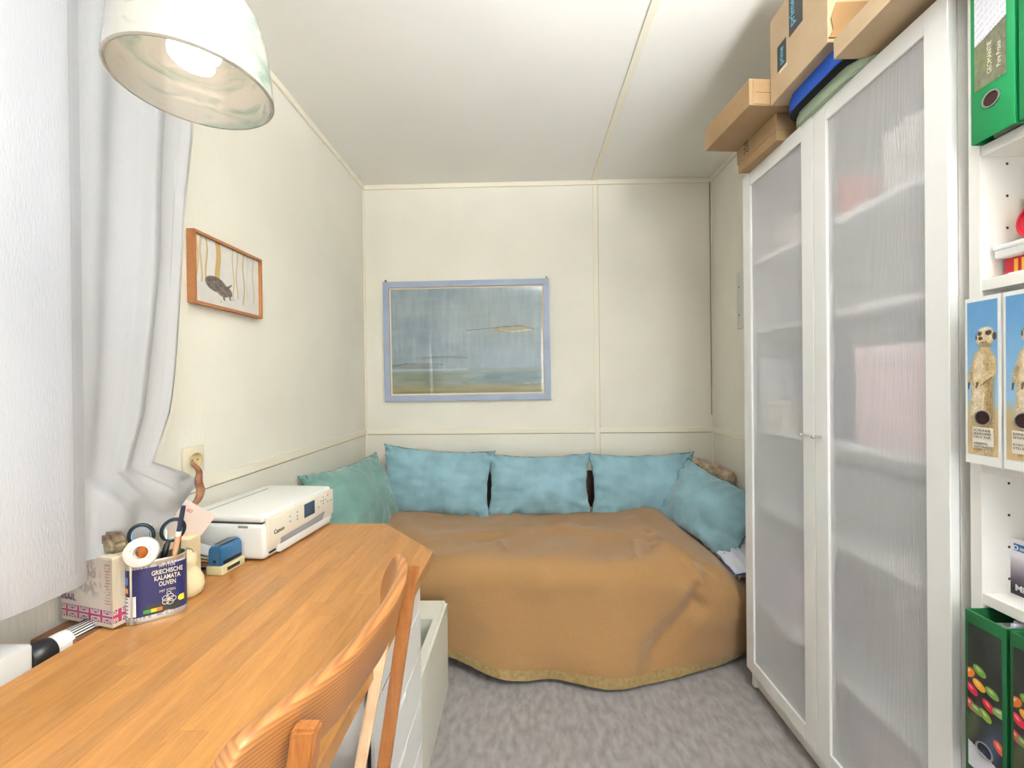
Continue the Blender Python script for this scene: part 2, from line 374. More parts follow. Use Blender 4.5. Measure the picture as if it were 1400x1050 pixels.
def clean(pl):
    o = []
    for p in pl:
        if not o or math.hypot(p[0] - o[-1][0], p[1] - o[-1][1]) > .002: o.append(p)
    if len(o) > 1 and math.hypot(o[0][0] - o[-1][0], o[0][1] - o[-1][1]) <= .002: o.pop()
    return o
for i in range(nrow):
    y = dy0 - rs.random() * .4
    while y < dy1:
        L_ = rs.uniform(.32, .75); a, b = max(y, dy0), min(y + L_, dy1); y += L_
        if dy1 - b < .05: b = dy1; y = dy1 + 1
        if b - a < .03: continue
        pl = [(dx0 + i * sw, a), (dx0 + (i + 1) * sw, a), (dx0 + (i + 1) * sw, b), (dx0 + i * sw, b)]
        pl = clean(clip(pl, ca, cb, cc))
        if len(pl) < 3: continue
        prism('stave', pl, DZT - TH, DZT - rs.random() * .0002, M_STAVE, desk, bev=.0004)
boxes('apron', [(dx0 + .03, cx0 - .03, dy1 - .16, dy1 - .14, .62, DZT - TH), (dx0 + .03, dx0 + .05, dy0 + .05, dy1 - .16, .62, DZT - TH)], M_PINE, desk)
for px, py in ((dx0 + .04, dy1 - .18), (dx0 + .04, dy0 + .05), (dx1 - .12, dy0 + .05)):
    box('leg', (px, px + .05, py, py + .05, 0, DZT - TH), M_PINE, desk, bev=.004)

# drawer unit under desk (fronts face the room)
t = thing('drawer_unit', 'white five-drawer unit under the desk behind the pine chair', 'drawer unit', (-.59, 1.02, 0))
boxes('cabinet_body', [(-.28, .265, -.19, -.172, .03, .685), (-.28, .265, .172, .19, .03, .685), (-.28, .265, -.172, .172, .667, .685), (-.28, -.262, -.172, .172, .03, .667), (-.262, .265, -.172, .172, .03, .045)], M_WHITE, t, bev=.001)
zs = [.050, .180, .308, .443, .566, .684]
for i in range(5):
    z0, z1 = zs[i] + .0025, zs[i + 1] - .0035
    # drawer front with a slot cut in its top edge
    yy = .188; sl0, sl1 = -.13, .03
    if i == 4: sl0, sl1 = -.14, .14
    pts = [(-yy, z0), (yy, z0), (yy, z1), (sl1 + .006, z1), (sl1, z1 - .014), (sl0, z1 - .014), (sl0 - .006, z1), (-yy, z1)] if i < 4 else [(-yy, z0), (yy, z0), (yy, z1), (-yy, z1)]
    prism('drawer', pts, .278, .286, M_WHITE, t, bev=.0004, plane='YZ')
boxes('painted_slot_shade', [(.270, .2755, -.187, .187, .035, .684)], M_DARK, t)  # black sheet behind the fronts stands in for shade in the gaps
# white storage box beyond it
t = thing('storage_box', 'low white open-topped storage box on the carpet at the foot of the bed', 'storage box', (-.53, 1.44, 0))
bx = (-.23, .222, -.222, .222)
bm = bmesh.new(); add_box(bm, bx[0], bx[1], bx[2], bx[3], 0, .355)
topf = [f_ for f_ in bm.faces if all(abs(v.co.z - .355) < 1e-5 for v in f_.verts)]
bmesh.ops.bevel(bm, geom=[e for e in bm.edges], offset=.010, segments=3, affect='EDGES')
topf = max(bm.faces, key=lambda q: q.calc_center_median().z + q.calc_area())
res = bmesh.ops.inset_region(bm, faces=[topf], thickness=.028)
for v in topf.verts:      # wide ledge at the far side
    if v.co.y > 0: v.co.y -= .11
    if v.co.y < 0: v.co.y += .02
ex = bmesh.ops.extrude_discrete_faces(bm, faces=[topf])
for v in ex['faces'][0].verts: v.co.z -= .25
link('box_shell', bm_mesh('box_shell', bm, mat('ivory_plastic', (226, 225, 212), .4), smooth=True, angle=35), t)
rb = lathe('paper_roll', [(.018, 0), (.045, 0), (.048, .004), (.048, .12), (.045, .124), (.018, .124), (.018, 0)], M_WHITE2, None, loc=(-.372, 1.42, .11))
tag(rb, 'white paper roll standing inside the open storage box', 'paper roll')

# ------------------------------------------------------------------ chair
t = thing('pine_chair', 'pine chair with a curved backrest pushed up to the desk', 'chair', (-.35, .60, 0))
def rail():
    # plan curve of outer face (world minus root), wraps toward the desk at both ends
    P = [(-.262, .330), (-.250, .352), (-.234, .395), (-.214, .440), (-.198, .490), (-.190, .550), (-.186, .620), (-.191, .690), (-.206, .745), (-.226, .788), (-.244, .812)]
    n = 60; th = .024
    import bisect
    ys = [p[1] for p in P]
    def ev(s):
        y = ys[0] + (ys[-1] - ys[0]) * s; i = min(max(bisect.bisect(ys, y) - 1, 0), len(P) - 2)
        # catmull-ish smooth
        t_ = (y - ys[i]) / (ys[i + 1] - ys[i]); p0 = P[max(i - 1, 0)][0]; p1 = P[i][0]; p2 = P[i + 1][0]; p3 = P[min(i + 2, len(P) - 1)][0]
        x = .5 * (2 * p1 + (p2 - p0) * t_ + (2 * p0 - 5 * p1 + 4 * p2 - p3) * t_ ** 2 + (3 * p1 - p0 - 3 * p2 + p3) * t_ ** 3); return x, y
    vs, fs = [], []; sec = []
    K = 16
    for i in range(n + 1):
        s = i / n; x, y = ev(s); xa, ya = ev(max(0, s - .01)); xb, yb = ev(min(1, s + .01))
        tx, ty = xb - xa, yb - ya; l = math.hypot(tx, ty); nx_, ny_ = -ty / l, tx / l   # toward desk (-x)
        e = abs(2 * s - 1); top = .900 - .075 * max(0, (e - .84) / .16) ** 2.2 ; bot = .812 - .02 * max(0, (s - .5) * 2) + .05 * max(0, (e - .80) / .20) ** 2
        if top < bot + .006: top = bot + .006
        mid = (top + bot) / 2; hh_ = (top - bot) / 2
        for k in range(K):
            a = 2 * PI * k / K; ca_, sa_ = math.cos(a), math.sin(a)
            w_ = (abs(ca_) ** .45) * (1 if ca_ >= 0 else -1); h_ = (abs(sa_) ** .35) * (1 if sa_ >= 0 else -1)
            off = th / 2 - w_ * th / 2 * min(1, hh_ / .02)
            z = mid + h_ * hh_; lean = (z - .9) * .28
            vs.append((x + nx_ * off + lean + .35, y + ny_ * off - .60, z))
    for i in range(n):
        for k in range(K):
            j = (k + 1) % K; fs.append((i * K + k, i * K + j, (i + 1) * K + j, (i + 1) * K + k))
    fs.append(tuple(range(K))[::-1]); fs.append(tuple(n * K + k for k in range(K)))
    return mesh_from('backrest', vs, fs, MATS['pine_banded'], True)
def pine_banded():
    m = wood('pine_banded', (150, 84, 34), (222, 150, 84), .38, 'Y', 1, ring=6, coat=.25); k = NT(m)
    b = k.n['Principled BSDF']; tc = k.add('ShaderNodeTexCoord'); mp = k.add('ShaderNodeMapping'); mp.inputs['Scale'].default_value = (1, .22, 1); mp.inputs['Location'].default_value = (.03, .02, -.55)
    k.link(tc.outputs['Object'], mp.inputs[0])
    wv = k.add('ShaderNodeTexWave', wave_type='RINGS', rings_direction='Y', i_Scale=62.0, i_Distortion=1.6, i_Detail=2.0); k.link(mp.outputs[0], wv.inputs['Vector'])
    mx = k.add('ShaderNodeMix', data_type='RGBA'); mx.inputs[6].default_value = srgb((176, 120, 68)); mx.inputs[7].default_value = srgb((148, 94, 50))
    cr = k.add('ShaderNodeMapRange'); cr.inputs[1].default_value = .25; cr.inputs[2].default_value = 1.0; k.link(wv.outputs['Fac'], cr.inputs[0])
    k.link(cr.outputs[0], mx.inputs[0]); k.link(mx.outputs[2], b.inputs['Base Color'])
pine_banded()
link('backrest', rail(), t)
def slat(name, top, bot, wx, wy, m=M_PINE, label=None, bev=.003):
    (x1, y1, z1), (x0, y0, z0) = top, bot
    bm = bmesh.new(); vs = []
    for (x, y, z) in ((x0, y0, z0), (x1, y1, z1)):
        for sx, sy in ((-1, -1), (1, -1), (1, 1), (-1, 1)): vs.append(bm.verts.new((x + sx * wx / 2 + .35, y + sy * wy / 2 - .6, z)))
    for q in ((3, 2, 1, 0), (4, 5, 6, 7), (0, 1, 5, 4), (1, 2, 6, 5), (2, 3, 7, 6), (3, 0, 4, 7)): bm.faces.new([vs[i] for i in q])
    bmesh.ops.bevel(bm, geom=list(bm.edges), offset=bev, segments=2, affect='EDGES')
    return link(name, bm_mesh(name, bm, m, True, 35), t, label=label)
slat('leg', (-.206, .765, .880), (-.345, .775, .0), .024, .015)
slat('leg', (-.216, .408, .880), (-.345, .400, .0), .026, .017)
slat('leg', (-.62, .775, .44), (-.60, .775, .0), .034, .022); slat('leg', (-.62, .400, .44), (-.60, .400, .0), .034, .022)
slat('side_brace', (-.245, .742, .800), (-.345, .748, .30), .020, .014, mat('pale_pine', (236, 200, 160), .5, var=.06, vscale=30), 'pale pine brace')
slat('side_brace', (-.245, .432, .800), (-.345, .426, .30), .020, .014, MATS['pale_pine'], 'pale pine brace')
box('seat', (-.30, .095, -.20, .18, .425, .45), M_PINE, t, bev=.006)
for sy in (-.19, .165): box('stretcher', (-.25, .0, sy, sy + .02, .20, .24), M_PINE, t)

# cushion mesh -------------------------------------------------------
def cushion_mesh(name, w, h, th, seed, m, pinch=.07, wr=.004, nx=44, ny=30, sag=0):
    vs = []; N = (nx + 1) * (ny + 1)
    for side in (-1, 1):
        for j in range(ny + 1):
            for i in range(nx + 1):
                a, b = i / nx * 2 - 1, j / ny * 2 - 1
                a2, b2 = math.sin(a * PI / 2), math.sin(b * PI / 2)
                x = w / 2 * a2 * (1 - pinch * (1 - b2 * b2)); z = h / 2 * b2 * (1 - pinch * 1.3 * (1 - a2 * a2))
                e = max(0, (1 - a2 * a2)) ** .55 * max(0, (1 - b2 * b2)) ** .55
                edge = 1 - min(1, min(1 - abs(a2), 1 - abs(b2)) * 3)
                n = noise.noise(Vector((a2 * 2.2, b2 * 1.6, seed * 3.1))) * .35
                # gathered wrinkles radiating from seams
                n2 = noise.noise(Vector((a2 * (3 if abs(b2) < abs(a2) else 11), b2 * (11 if abs(b2) < abs(a2) else 3), seed * 7.7 + side)))
                y = side * (th / 2 * e * (1 + n) + (wr * (1 + 1.5 * edge) * n2 if e > .02 else 0))
                y += sag * (a2 * a2) * w
                x += .006 * noise.noise(Vector((b2 * 4, seed, 1))); z += .006 * noise.noise(Vector((a2 * 4, seed, 5)))
                vs.append((x, y, z))
    fs = grid_faces(nx, ny); fs = fs + [tuple(q + N for q in f_[::-1]) for f_ in fs]
    me = mesh_from(name, vs, fs, m, True)
    bm = bmesh.new(); bm.from_mesh(me); bmesh.ops.remove_doubles(bm, verts=bm.verts, dist=.0008); bmesh.ops.recalc_face_normals(bm, faces=bm.faces); bm.to_mesh(me); bm.free()
    rim = [vs[j * (nx + 1)] for j in range(ny)] + [vs[ny * (nx + 1) + i] for i in range(nx)] + [vs[j * (nx + 1) + nx] for j in range(ny, 0, -1)] + [vs[i] for i in range(nx, 0, -1)]
    return me, rim
def cushion(label, w, h, th, seed, loc, rot, m=M_TEAL, group='teal velvet cushions around the bed', seamm=M_TEALSEAM, name='cushion', sag=0, cat='cushion', seamr=.0016, pinch=.10, wr=.014):
    me, rim = cushion_mesh(name, w, h, th, seed, m, sag=sag, pinch=pinch, wr=wr)
    o = link(name, me, None, loc, rot); tag(o, label, cat, group)
    vs, fs = tube_data([Vector(p) for p in rim + rim[:1]], seamr, 5, False)
    link('seam', mesh_from('seam', vs, fs, seamm, True), o)
    return o
c = cushion('white cotton seat pad with a dark scroll pattern on the pine chair', .36, .36, .05, 33, (-.46, .60, .476), (PI / 2, 0, 0), mat('white_cotton', (228, 226, 220), .9, bump=.2, bscale=200), None, MATS['white_cotton'], 'seat_pad', cat='seat pad')
sc = []
for kk in range(3):
    pts = []
    for i in range(26):
        a = i / 25 * 3.6 * PI; r0 = .006 + .0022 * i * (.6 + .2 * kk); pts.append((.075 + kk * .028 + r0 * math.cos(a + kk), -.0285 + .0012 * (i % 2) * 0, -.155 + kk * .06 + r0 * .8 * math.sin(a + kk)))
    v_, f_ = tube_data(pts, .0028, 5); o_ = len(sc)
    sc.append((v_, f_))
vs, fs = [], []
for v_, f_ in sc:
    b0 = len(vs); vs += [(-q[2] * 0 + q[0], q[1] + .0, q[2]) for q in v_]; fs += [tuple(i + b0 for i in q) for q in f_]
link('scroll_pattern', mesh_from('scroll_pattern', [(v[0], -v[1] * .85, v[2] + .25) for v in vs], fs, M_INK, True), c, label='dark embroidered scroll')

# ------------------------------------------------------------------ bed
t = thing('bed', 'dark brown wooden daybed against the back wall under the blanket', 'bed', (.08, 2.17, 0))
box('headboard', (-1.06, 1.08, .425, .450, .0, .665), M_BROWN, t, bev=.003)
boxes('bed_frame', [(-1.06, 1.08, -.325, -.30, .07, .25), (-1.06, 1.08, -.30, .42, .18, .21), (-1.06, -1.035, -.30, .42, .05, .25), (1.055, 1.08, -.30, .42, .05, .25)], M_BROWN, t)
for px in (-1.05, 1.02):
    for py in (-.32, .36): box('leg', (px, px + .05, py, py + .05, 0, .07), M_BROWN, t)
box('mattress', (-1.03, 1.05, -.29, .42, .21, .345), mat('mattress_ticking', (225, 225, 228), .9), t, bev=.03, seg=3)
cushion('white pillow with blue edging at the wardrobe end of the bed', .62, .30, .10, 44, (1.035, 2.10, .395), (PI / 2, 0, PI / 2), mat('white_linen', (222, 224, 236), .9, bump=.2, bscale=200), None, mat('blue_piping', (90, 100, 170), .7), 'pillow', cat='pillow', seamr=.003)

def blanket():
    nx, ny = 200, 120; x0, x1 = -.975, .99; xw = 1.03
    prof_len = 1.24
    cre = [(-.12, .50, -.09, .62, .012, .016), (.50, .56, .47, .72, .012, .018), (.60, .46, .57, .62, -.012, .02), (.64, .60, .72, .80, .016, .02),
           (.60, .55, .78, .74, -.010, .03), (.74, .80, .70, .92, -.022, .035), (.70, .92, .52, 1.14, -.024, .045), (.76, .78, .70, .93, .014, .025), (-.40, .45, .15, .38, .010, .05), (.10, .33, .45, .46, .012, .05),
           (-.75, .2, -.45, .55, .012, .06), (.2, .25, -.2, .5, -.008, .05), (.55, .3, .62, .62, .015, .06)]
    vs = []
    for j in range(ny + 1):
        s = j / ny * prof_len
        for i in range(nx + 1):
            wq = max(0, min(1, (s - .70) / .54)); xe = xw + (x1 - xw) * wq ** 1.5; x = x0 + (xe - x0) * i / nx
            # base height over the mattress
            zt = .462 + .040 * math.exp(-((x - .70) / .20) ** 2) * math.exp(-((s - .05) / .35) ** 2) + .03 * math.exp(-((x + .75) / .2) ** 2) * math.exp(-((s - .1) / .3) ** 2)
            zt -= .105 * max(0, (min(x, .95) - .66) / .27) ** 1.7
            zt += .012 * noise.noise(Vector((x * 2.4, s * 2.6, 3)))
            ycrest = 1.835 - .02 * math.exp(-((x - .3) / .4) ** 2) + .035 * min(1.5, max(0, (x - .70) / .22) ** 2)
            R = .10; top_len = 2.52 - ycrest
            hang = R * PI / 2
            zc = zt - R
            slope = .02 + .03 * math.exp(-((x - .42) / .35) ** 2) - .06 * max(0, (x - .62) / .3) + .02 * math.sin(x * 5 + 1)
            hem = (.085 if x < -.34 else .085 - .055 * min(1, (x + .34) / .35)) if x < .3 else .026
            hem = hem + .012 * math.sin(x * 7) * .5
            if x > .45: hem = .026 + .012 * max(0, (x - .78) / .14)
            nrm = None
            if s < top_len:
                p = Vector((x, 2.52 - s, zt)); nrm = Vector((0, 0, 1))
            elif s < top_len + hang:
                a = (s - top_len) / R; p = Vector((x, ycrest - R * math.sin(a), zc + R * math.cos(a))); nrm = Vector((0, -math.sin(a), math.cos(a)))
            else:
                q = (s - top_len - hang) / (prof_len - top_len - hang); z = zc + (hem - zc) * q
                y = ycrest - R - slope * (q ** 1.3) + .018 * q * math.sin(x * 9 + 2 * math.sin(x * 3)) ; p = Vector((x, y, z)); nrm = Vector((0, -1, .1))
            d = .016 * noise.noise(Vector((x * 5, s * 4, 9))) + .004 * noise.noise(Vector((x * 14, s * 9, 2)))
            for (ax, as_, bx_, bs_, am, wd) in cre:
                dx_, ds_ = bx_ - ax, bs_ - as_; tt = max(0, min(1, ((x - ax) * dx_ + (s - as_) * ds_) / (dx_ * dx_ + ds_ * ds_)))
                dd = math.hypot(x - ax - tt * dx_, s - as_ - tt * ds_)
                if dd < wd * 3: d += am * 1.5 * math.exp(-(dd / wd) ** 2)
            # right end: the cloth turns down the side
            p = p + nrm * d
            if p.z < .02: p.z = .02
            vs.append(p)
    return vs, nx, ny
bv, bnx, bny = blanket()
bme = mesh_from('blanket', bv, grid_faces(bnx, bny), M_BLANKET, True)
bl = link('blanket', bme); tag(bl, 'camel brown wool blanket draped over the daybed to the carpet', 'blanket')
sm = bl.modifiers.new('thickness', 'SOLIDIFY'); sm.thickness = .006; sm.offset = 1
# satin binding along hem and right end
vs = []; row = [bv[bny * (bnx + 1) + i] for i in range(bnx + 1)]; up = [bv[(bny - 4) * (bnx + 1) + i] for i in range(bnx + 1)]
for i in range(bnx + 1):
    rp = .0016 * math.sin(i * 2.3) + .001 * math.sin(i * 5.1)
    for k_, q in enumerate((-.25, .15, .5, .8)): 
        p = row[i].lerp(up[i], q); vs.append((p.x, p.y - .004 - rp * (k_ % 2 + .5), max(.012, p.z)))
fs = [(i * 4 + k, (i + 1) * 4 + k, (i + 1) * 4 + k + 1, i * 4 + k + 1) for i in range(bnx) for k in range(3)]
link('satin_binding', mesh_from('satin_binding', vs, fs, M_SATIN, True), bl, label='shiny olive-gold satin hem')
vs = []
for j in range(0, bny + 1):
    p = bv[j * (bnx + 1) + bnx]; rp = .002 * math.sin(j * 2.1)
    vs += [(p.x - .012, p.y - .004, p.z + .004), (p.x + .010, p.y + rp - .002, p.z + .001 + rp), (p.x + .028, p.y + .004, max(.012, p.z - .022 + rp))]
fs = [(j * 3 + k, j * 3 + k + 1, (j + 1) * 3 + k + 1, (j + 1) * 3 + k) for j in range(bny) for k in range(2)]
link('satin_binding', mesh_from('satin_binding', vs, fs, M_SATIN, True), bl, label='satin edge at the wardrobe end')

# cushions
cushion('teal velvet cushion with a pointed top corner, leftmost of the three along the back wall', .66, .40, .15, 1, (-.51, 2.43, .640), (-.20, .07, .0))
cushion('teal velvet cushion below the framed painting, middle of the three along the back wall', .61, .37, .15, 2, (.085, 2.44, .615), (-.18, .0, .0))
cushion('teal velvet cushion under the wall batten, rightmost of the three along the back wall', .62, .37, .14, 3, (.685, 2.45, .615), (-.18, -.01, .0))
cr = cushion('teal velvet cushion with a dark seam leaning at the wardrobe end of the bed', .54, .37, .17, 4, (0, 0, 0), (0, 0, 0), seamr=.0026)
e1 = Vector((.361, -.912, -.195)).normalized(); e2 = Vector((.53, .029, .848)).normalized(); ax = e2.cross(e1)
if ax.x < 0: ax = -ax
ctr = Vector((.735, 2.395, .475)) + e1 * .245 + e2 * .175 + ax * .03
cr.rotation_mode = 'QUATERNION'; cr.rotation_quaternion = Matrix((e1, e2.cross(e1), e2)).transposed().to_quaternion(); cr.location = ctr
cushion('green-teal velvet cushion leaning on the left wall behind the printer', .72, .42, .16, 5, (-.835, 2.12, .625), (-.45, .02, PI / 2 - .12), m=mat('green_teal_velvet', (118, 158, 150), .85, var=.12, vscale=9, bump=.35, bscale=60, bstretch=(1, 1, .5), sheen=.6))

# fur
def fur():
    vs, fs = [], []; r_ = random.Random(5)
    base = [Vector((.90 + .045 * i, 2.565 - .035 * i, .735 - .012 * i)) for i in range(7)]
    v_, f_ = tube_data(base, [.02, .042, .05, .052, .05, .042, .02], 14); vs += v_; fs += f_
    nb = len(v_)
    for _ in range(5200):
        i = r_.random() * 5.8; k = int(i); c0 = base[k].lerp(base[k + 1], i - k); a = r_.random() * 2 * PI
        d = Vector((.25 * r_.uniform(-1, 1), math.cos(a), math.sin(a))).normalized(); rr = .048 * (1 - abs(i - 3) / 5.5)
        p = c0 + d * rr; l = r_.uniform(.012, .034); tip = p + d * l + Vector((.012 * r_.uniform(-1, 1.4), 0, -.3 * l)); sd = d.cross(Vector((r_.random(), r_.random(), r_.random()))).normalized() * .0009
        b = len(vs); vs += [p - sd, p + sd, tip]; fs.append((b, b + 1, b + 2))
    me = mesh_from('sheepskin_throw', vs, fs, mat('fur', (150, 125, 98), .9, col2=(226, 206, 176), vscale=22))
    return me
tag(link('sheepskin_throw', fur()), 'rolled shaggy brown and cream sheepskin behind the right end cushion', 'sheepskin')

# ------------------------------------------------------------------ painting on back wall
def frame_pic(root, w, h, fw, depth, m, name='picture_frame'):
    o = []
    bm = bmesh.new()
    a = [(-w / 2, 0), (w / 2, 0), (w / 2, h), (-w / 2, h)]; b = [(-w / 2 + fw, fw), (w / 2 - fw, fw), (w / 2 - fw, h - fw), (-w / 2 + fw, h - fw)]
    for i in range(4):
        j = (i + 1) % 4
        q = [a[i], a[j], b[j], b[i]]; lo = [bm.verts.new((x, 0, z)) for x, z in q]; hi = [bm.verts.new((x, -depth, z)) for x, z in q]
        bm.faces.new(lo); bm.faces.new(hi)
        for k in range(4): bm.faces.new((lo[k], lo[(k + 1) % 4], hi[(k + 1) % 4], hi[k]))
    return link(name, bm_mesh(name, bm, m), root)
t = thing('framed_painting', 'large grey-blue seascape painting in a blue-grey frame above the bed', 'painting', (-.346, YB - .004, 1.105), rot=(.004, -.006, 0))
PW, PH = 1.035, .745
frame_pic(t, PW, PH, .036, .022, mat('frame_blue_grey', (160, 172, 196), .5, var=.07, vscale=9, stretch=(1, 1, 1)))
mw = PW - .068
boxes('mount', [(-mw / 2, mw / 2, -.008, -.002, .034, PH - .034)], mat('cream_mount', (232, 214, 186), .8), t)
def sea(u, v):
    n = vnoise(u, v, 5, 5, 1); n2 = vnoise(u, v, 60, 6, 5, 3); n3 = vnoise(u, v, 8, 30, 9, 3)
    img = lerp(L3((142, 156, 162)), L3((118, 140, 154)), n * 1.2 - .1)
    img = img + (n2[..., None] - .5) * .10 + (n3[..., None] - .5) * .05
    img = paint(img, ell(u, v, .62, .72, .35, .25, 0, .9) * .35, (158, 168, 168)); img = paint(img, ell(u, v, .80, .32, .25, .16, 0, .9) * .5, (150, 170, 188))
    img = paint(img, np.clip((.235 + .03 * (n - .5) - v) / .012, 0, 1) * .95, (128, 146, 146))
    gr = np.clip((.21 - v) / .02, 0, 1); img = lerp(img, L3((102, 124, 126)), 0 * v) if False else img
    img = paint(img, gr * np.clip((u - .52) * 6, 0, 1) * .8, (96, 124, 134)); img = paint(img, gr * np.clip((.55 - u) * 6, 0, 1) * .8, (118, 124, 106))
    img = paint(img, np.clip((.10 + .05 * (n - .5) - v) / .05, 0, 1) * .8, (140, 132, 90)); img = paint(img, np.clip((.035 - v) / .03, 0, 1) * .7, (98, 96, 62))
    img = img + (n3[..., None] - .5) * .14 * np.clip((.24 - v) / .03, 0, 1)[..., None]
    # long grey bank at left, bird shaped streak at right
    img = paint(img, ell(u, v, .12, .262, .18, .022, -.06, .4) * .8, (120, 122, 118)); img = paint(img, seg(u, v, 0, .262, .1, .29, .004) * .7, (70, 72, 70)); img = paint(img, seg(u, v, .1, .29, .34, .275, .004) * .6, (92, 92, 88)); img = paint(img, ell(u, v, .34, .345, .16, .012, 0, .6) * .7, (128, 134, 136)); img = paint(img, seg(u, v, .2, .335, .33, .35, .003) * .6, (92, 94, 94)); img = paint(img, seg(u, v, .33, .35, .5, .335, .003) * .5, (92, 94, 94))
    img = paint(img, seg(u, v, .0, .225, .5, .228, .006) * .6, (176, 182, 182))
    img = paint(img, ell(u, v, .80, .600, .13, .030, .02, .3) * .9, (146, 140, 112)); img = paint(img, seg(u, v, .50, .595, .70, .618, .003) * .8, (84, 86, 80)); img = paint(img, seg(u, v, .70, .62, .86, .632, .005) * .8, (84, 84, 74)); img = paint(img, seg(u, v, .86, .632, .94, .60, .006) * .7, (96, 92, 80)); img = paint(img, seg(u, v, .80, .575, .92, .592, .004) * .9, (210, 212, 200)); img = paint(img, seg(u, v, .72, .60, .80, .575, .003) * .8, (190, 188, 168))
    img = paint(img, ell(u, v, .67, .15, .06, .03, 0, .3) * .8, (88, 112, 118)); img = paint(img, seg(u, v, .47, .10, .55, .13, .004) * .6, (96, 100, 86)); img = paint(img, seg(u, v, .84, .08, .96, .09, .002) * .6, (190, 196, 192))
    return img
m_pic = mat('glazed_print', (255, 255, 255), .55, attr='Col', coat=1.0); m_pic.node_tree.nodes['Principled BSDF'].inputs['Coat IOR'].default_value = 1.75
painted('painting_canvas', mw - .024, PH - .092, 240, 160, sea, m_pic, t, (-(mw - .024) / 2, -.0095, .046))
for px in (-PW / 2 + .01, PW / 2 - .02): box('hanger', (px, px + .010, -.014, -.002, PH - .002, PH + .014), mat('brass_dark', (120, 100, 60), .4, metal=1), t)
# boar picture on left wall
t = thing('boar_picture', 'small wood-framed winter print of a boar among bare trees beside the curtain', 'picture', (XL + .001, 1.388, 1.462), rot=(0, 0, PI / 2))
BW, BH = .325, .220
frame_pic(t, BW, BH, .008, .024, mat('frame_wood', (170, 112, 66), .45, var=.1, vscale=40, stretch=(1, 1, 6)))
def boar(u, v):
    n = vnoise(u, v, 9, 6, 2); img = lerp(L3((224, 222, 216)), L3((206, 204, 200)), n); fur_ = vnoise(u, v, 30, 30, 4)
    for x, w_, b_, c_ in ((.05, .012, .38, (200, 170, 110)), (.10, .016, .30, (206, 178, 120)), (.17, .013, .36, (190, 160, 96)), (.33, .038, .36, (190, 152, 84)), (.56, .011, .18, (196, 170, 118)), (.62, .012, .19, (196, 170, 118)), (.73, .014, .12, (188, 164, 112)), (.79, .006, .2, (190, 170, 126)), (.90, .010, .18, (190, 166, 116))):
        img = paint(img, np.clip((w_ - np.abs(u - x - .012 * np.sin(v * 9 + x * 40))) / .006, 0, 1) * np.clip((v - b_) / .02, 0, 1) * .9, c_)
    bd = np.maximum.reduce([ell(u, v, .30, .335, .15, .115, -.25), ell(u, v, .41, .27, .10, .10, -.6), seg(u, v, .46, .32, .53, .40, .022, .008), seg(u, v, .40, .2, .42, .13, .014), seg(u, v, .50, .2, .51, .15, .012), ell(u, v, .49, .26, .05, .07, .2)])
    img = paint(img, bd, (104, 92, 84)); img = img + (fur_[..., None] - .5) * .5 * bd[..., None] * .6
    img = paint(img, ell(u, v, .55, .17, .04, .02) * .5, (170, 172, 178)); img = paint(img, seg(u, v, .36, .1, .38, .08, .005) * .8, (90, 92, 98)); img = paint(img, seg(u, v, .8, .16, .92, .10, .003) * .4, (150, 156, 160))
    return img
painted('print', BW - .014, BH - .014, 150, 100, boar, mat('glazed_print_matt', (255, 255, 255), .5, attr='Col', coat=.4), t, (-(BW - .014) / 2, -.014, .007))
boxes('backing', [(-BW / 2 + .006, BW / 2 - .006, -.012, -.002, .006, BH - .006)], M_CARD2, t)
# socket
t = thing('wall_socket', 'cream single wall socket above the dado strip beside the curtain', 'socket', (XL + .001, 1.236, .992), rot=(0, 0, PI / 2))
M_IV = mat('ivory_bakelite', (228, 219, 196), .4)
box('socket_plate', (-.040, .040, -.007, 0, -.040, .040), M_IV, t, bev=.002)
lathe('socket_cup', [(.0225, 0), (.0235, .003), (.0205, .003), (.019, -.0025), (.0005, -.0025)], mat('socket_inner', (196, 178, 132), .4), t, loc=(0, -.0105, 0), rot=(PI / 2, 0, 0))
for sx in (-.0095, .0095): lathe('socket_hole', [(.0026, 0), (.0026, .0012), (.0002, .0012)], M_DARK, t, seg=12, loc=(sx, -.0078, 0), rot=(PI / 2, 0, 0))
t = thing('cable_clip', 'small brass curtain hook on the wall at the edge of the sheer curtain', 'hook', (XL + .001, 1.062, 1.095), rot=(0, 0, PI / 2))
tube('hook', [(0, 0, 0), (0, -.012, .002), (.004, -.02, .006), (.010, -.02, .002)], .0022, MATS['brass_dark'], t, 8); lathe('screw_head', [(.006, 0), (.005, .003), (.0003, .004)], MATS['brass_dark'], t, 12, rot=(PI / 2, 0, 0))
# thermometer-like panel on right wall
t = thing('wall_panel', 'pale grey paper panel pinned to the right wall beside the wardrobe', 'wall panel', (XR - .001, 2.20, 1.49), rot=(0, 0, -PI / 2))
box('panel', (-.115, .115, -.008, 0, 0, .30), mat('pale_grey_board', (218, 219, 214), .6), t, bev=.002)
for z in (.07, .22): lathe('dot', [(.005, 0), (.004, .002), (.0003, .003)], mat('grey_dot', (120, 120, 130), .5), t, 12, loc=(-.09, -.008, z), rot=(PI / 2, 0, 0))

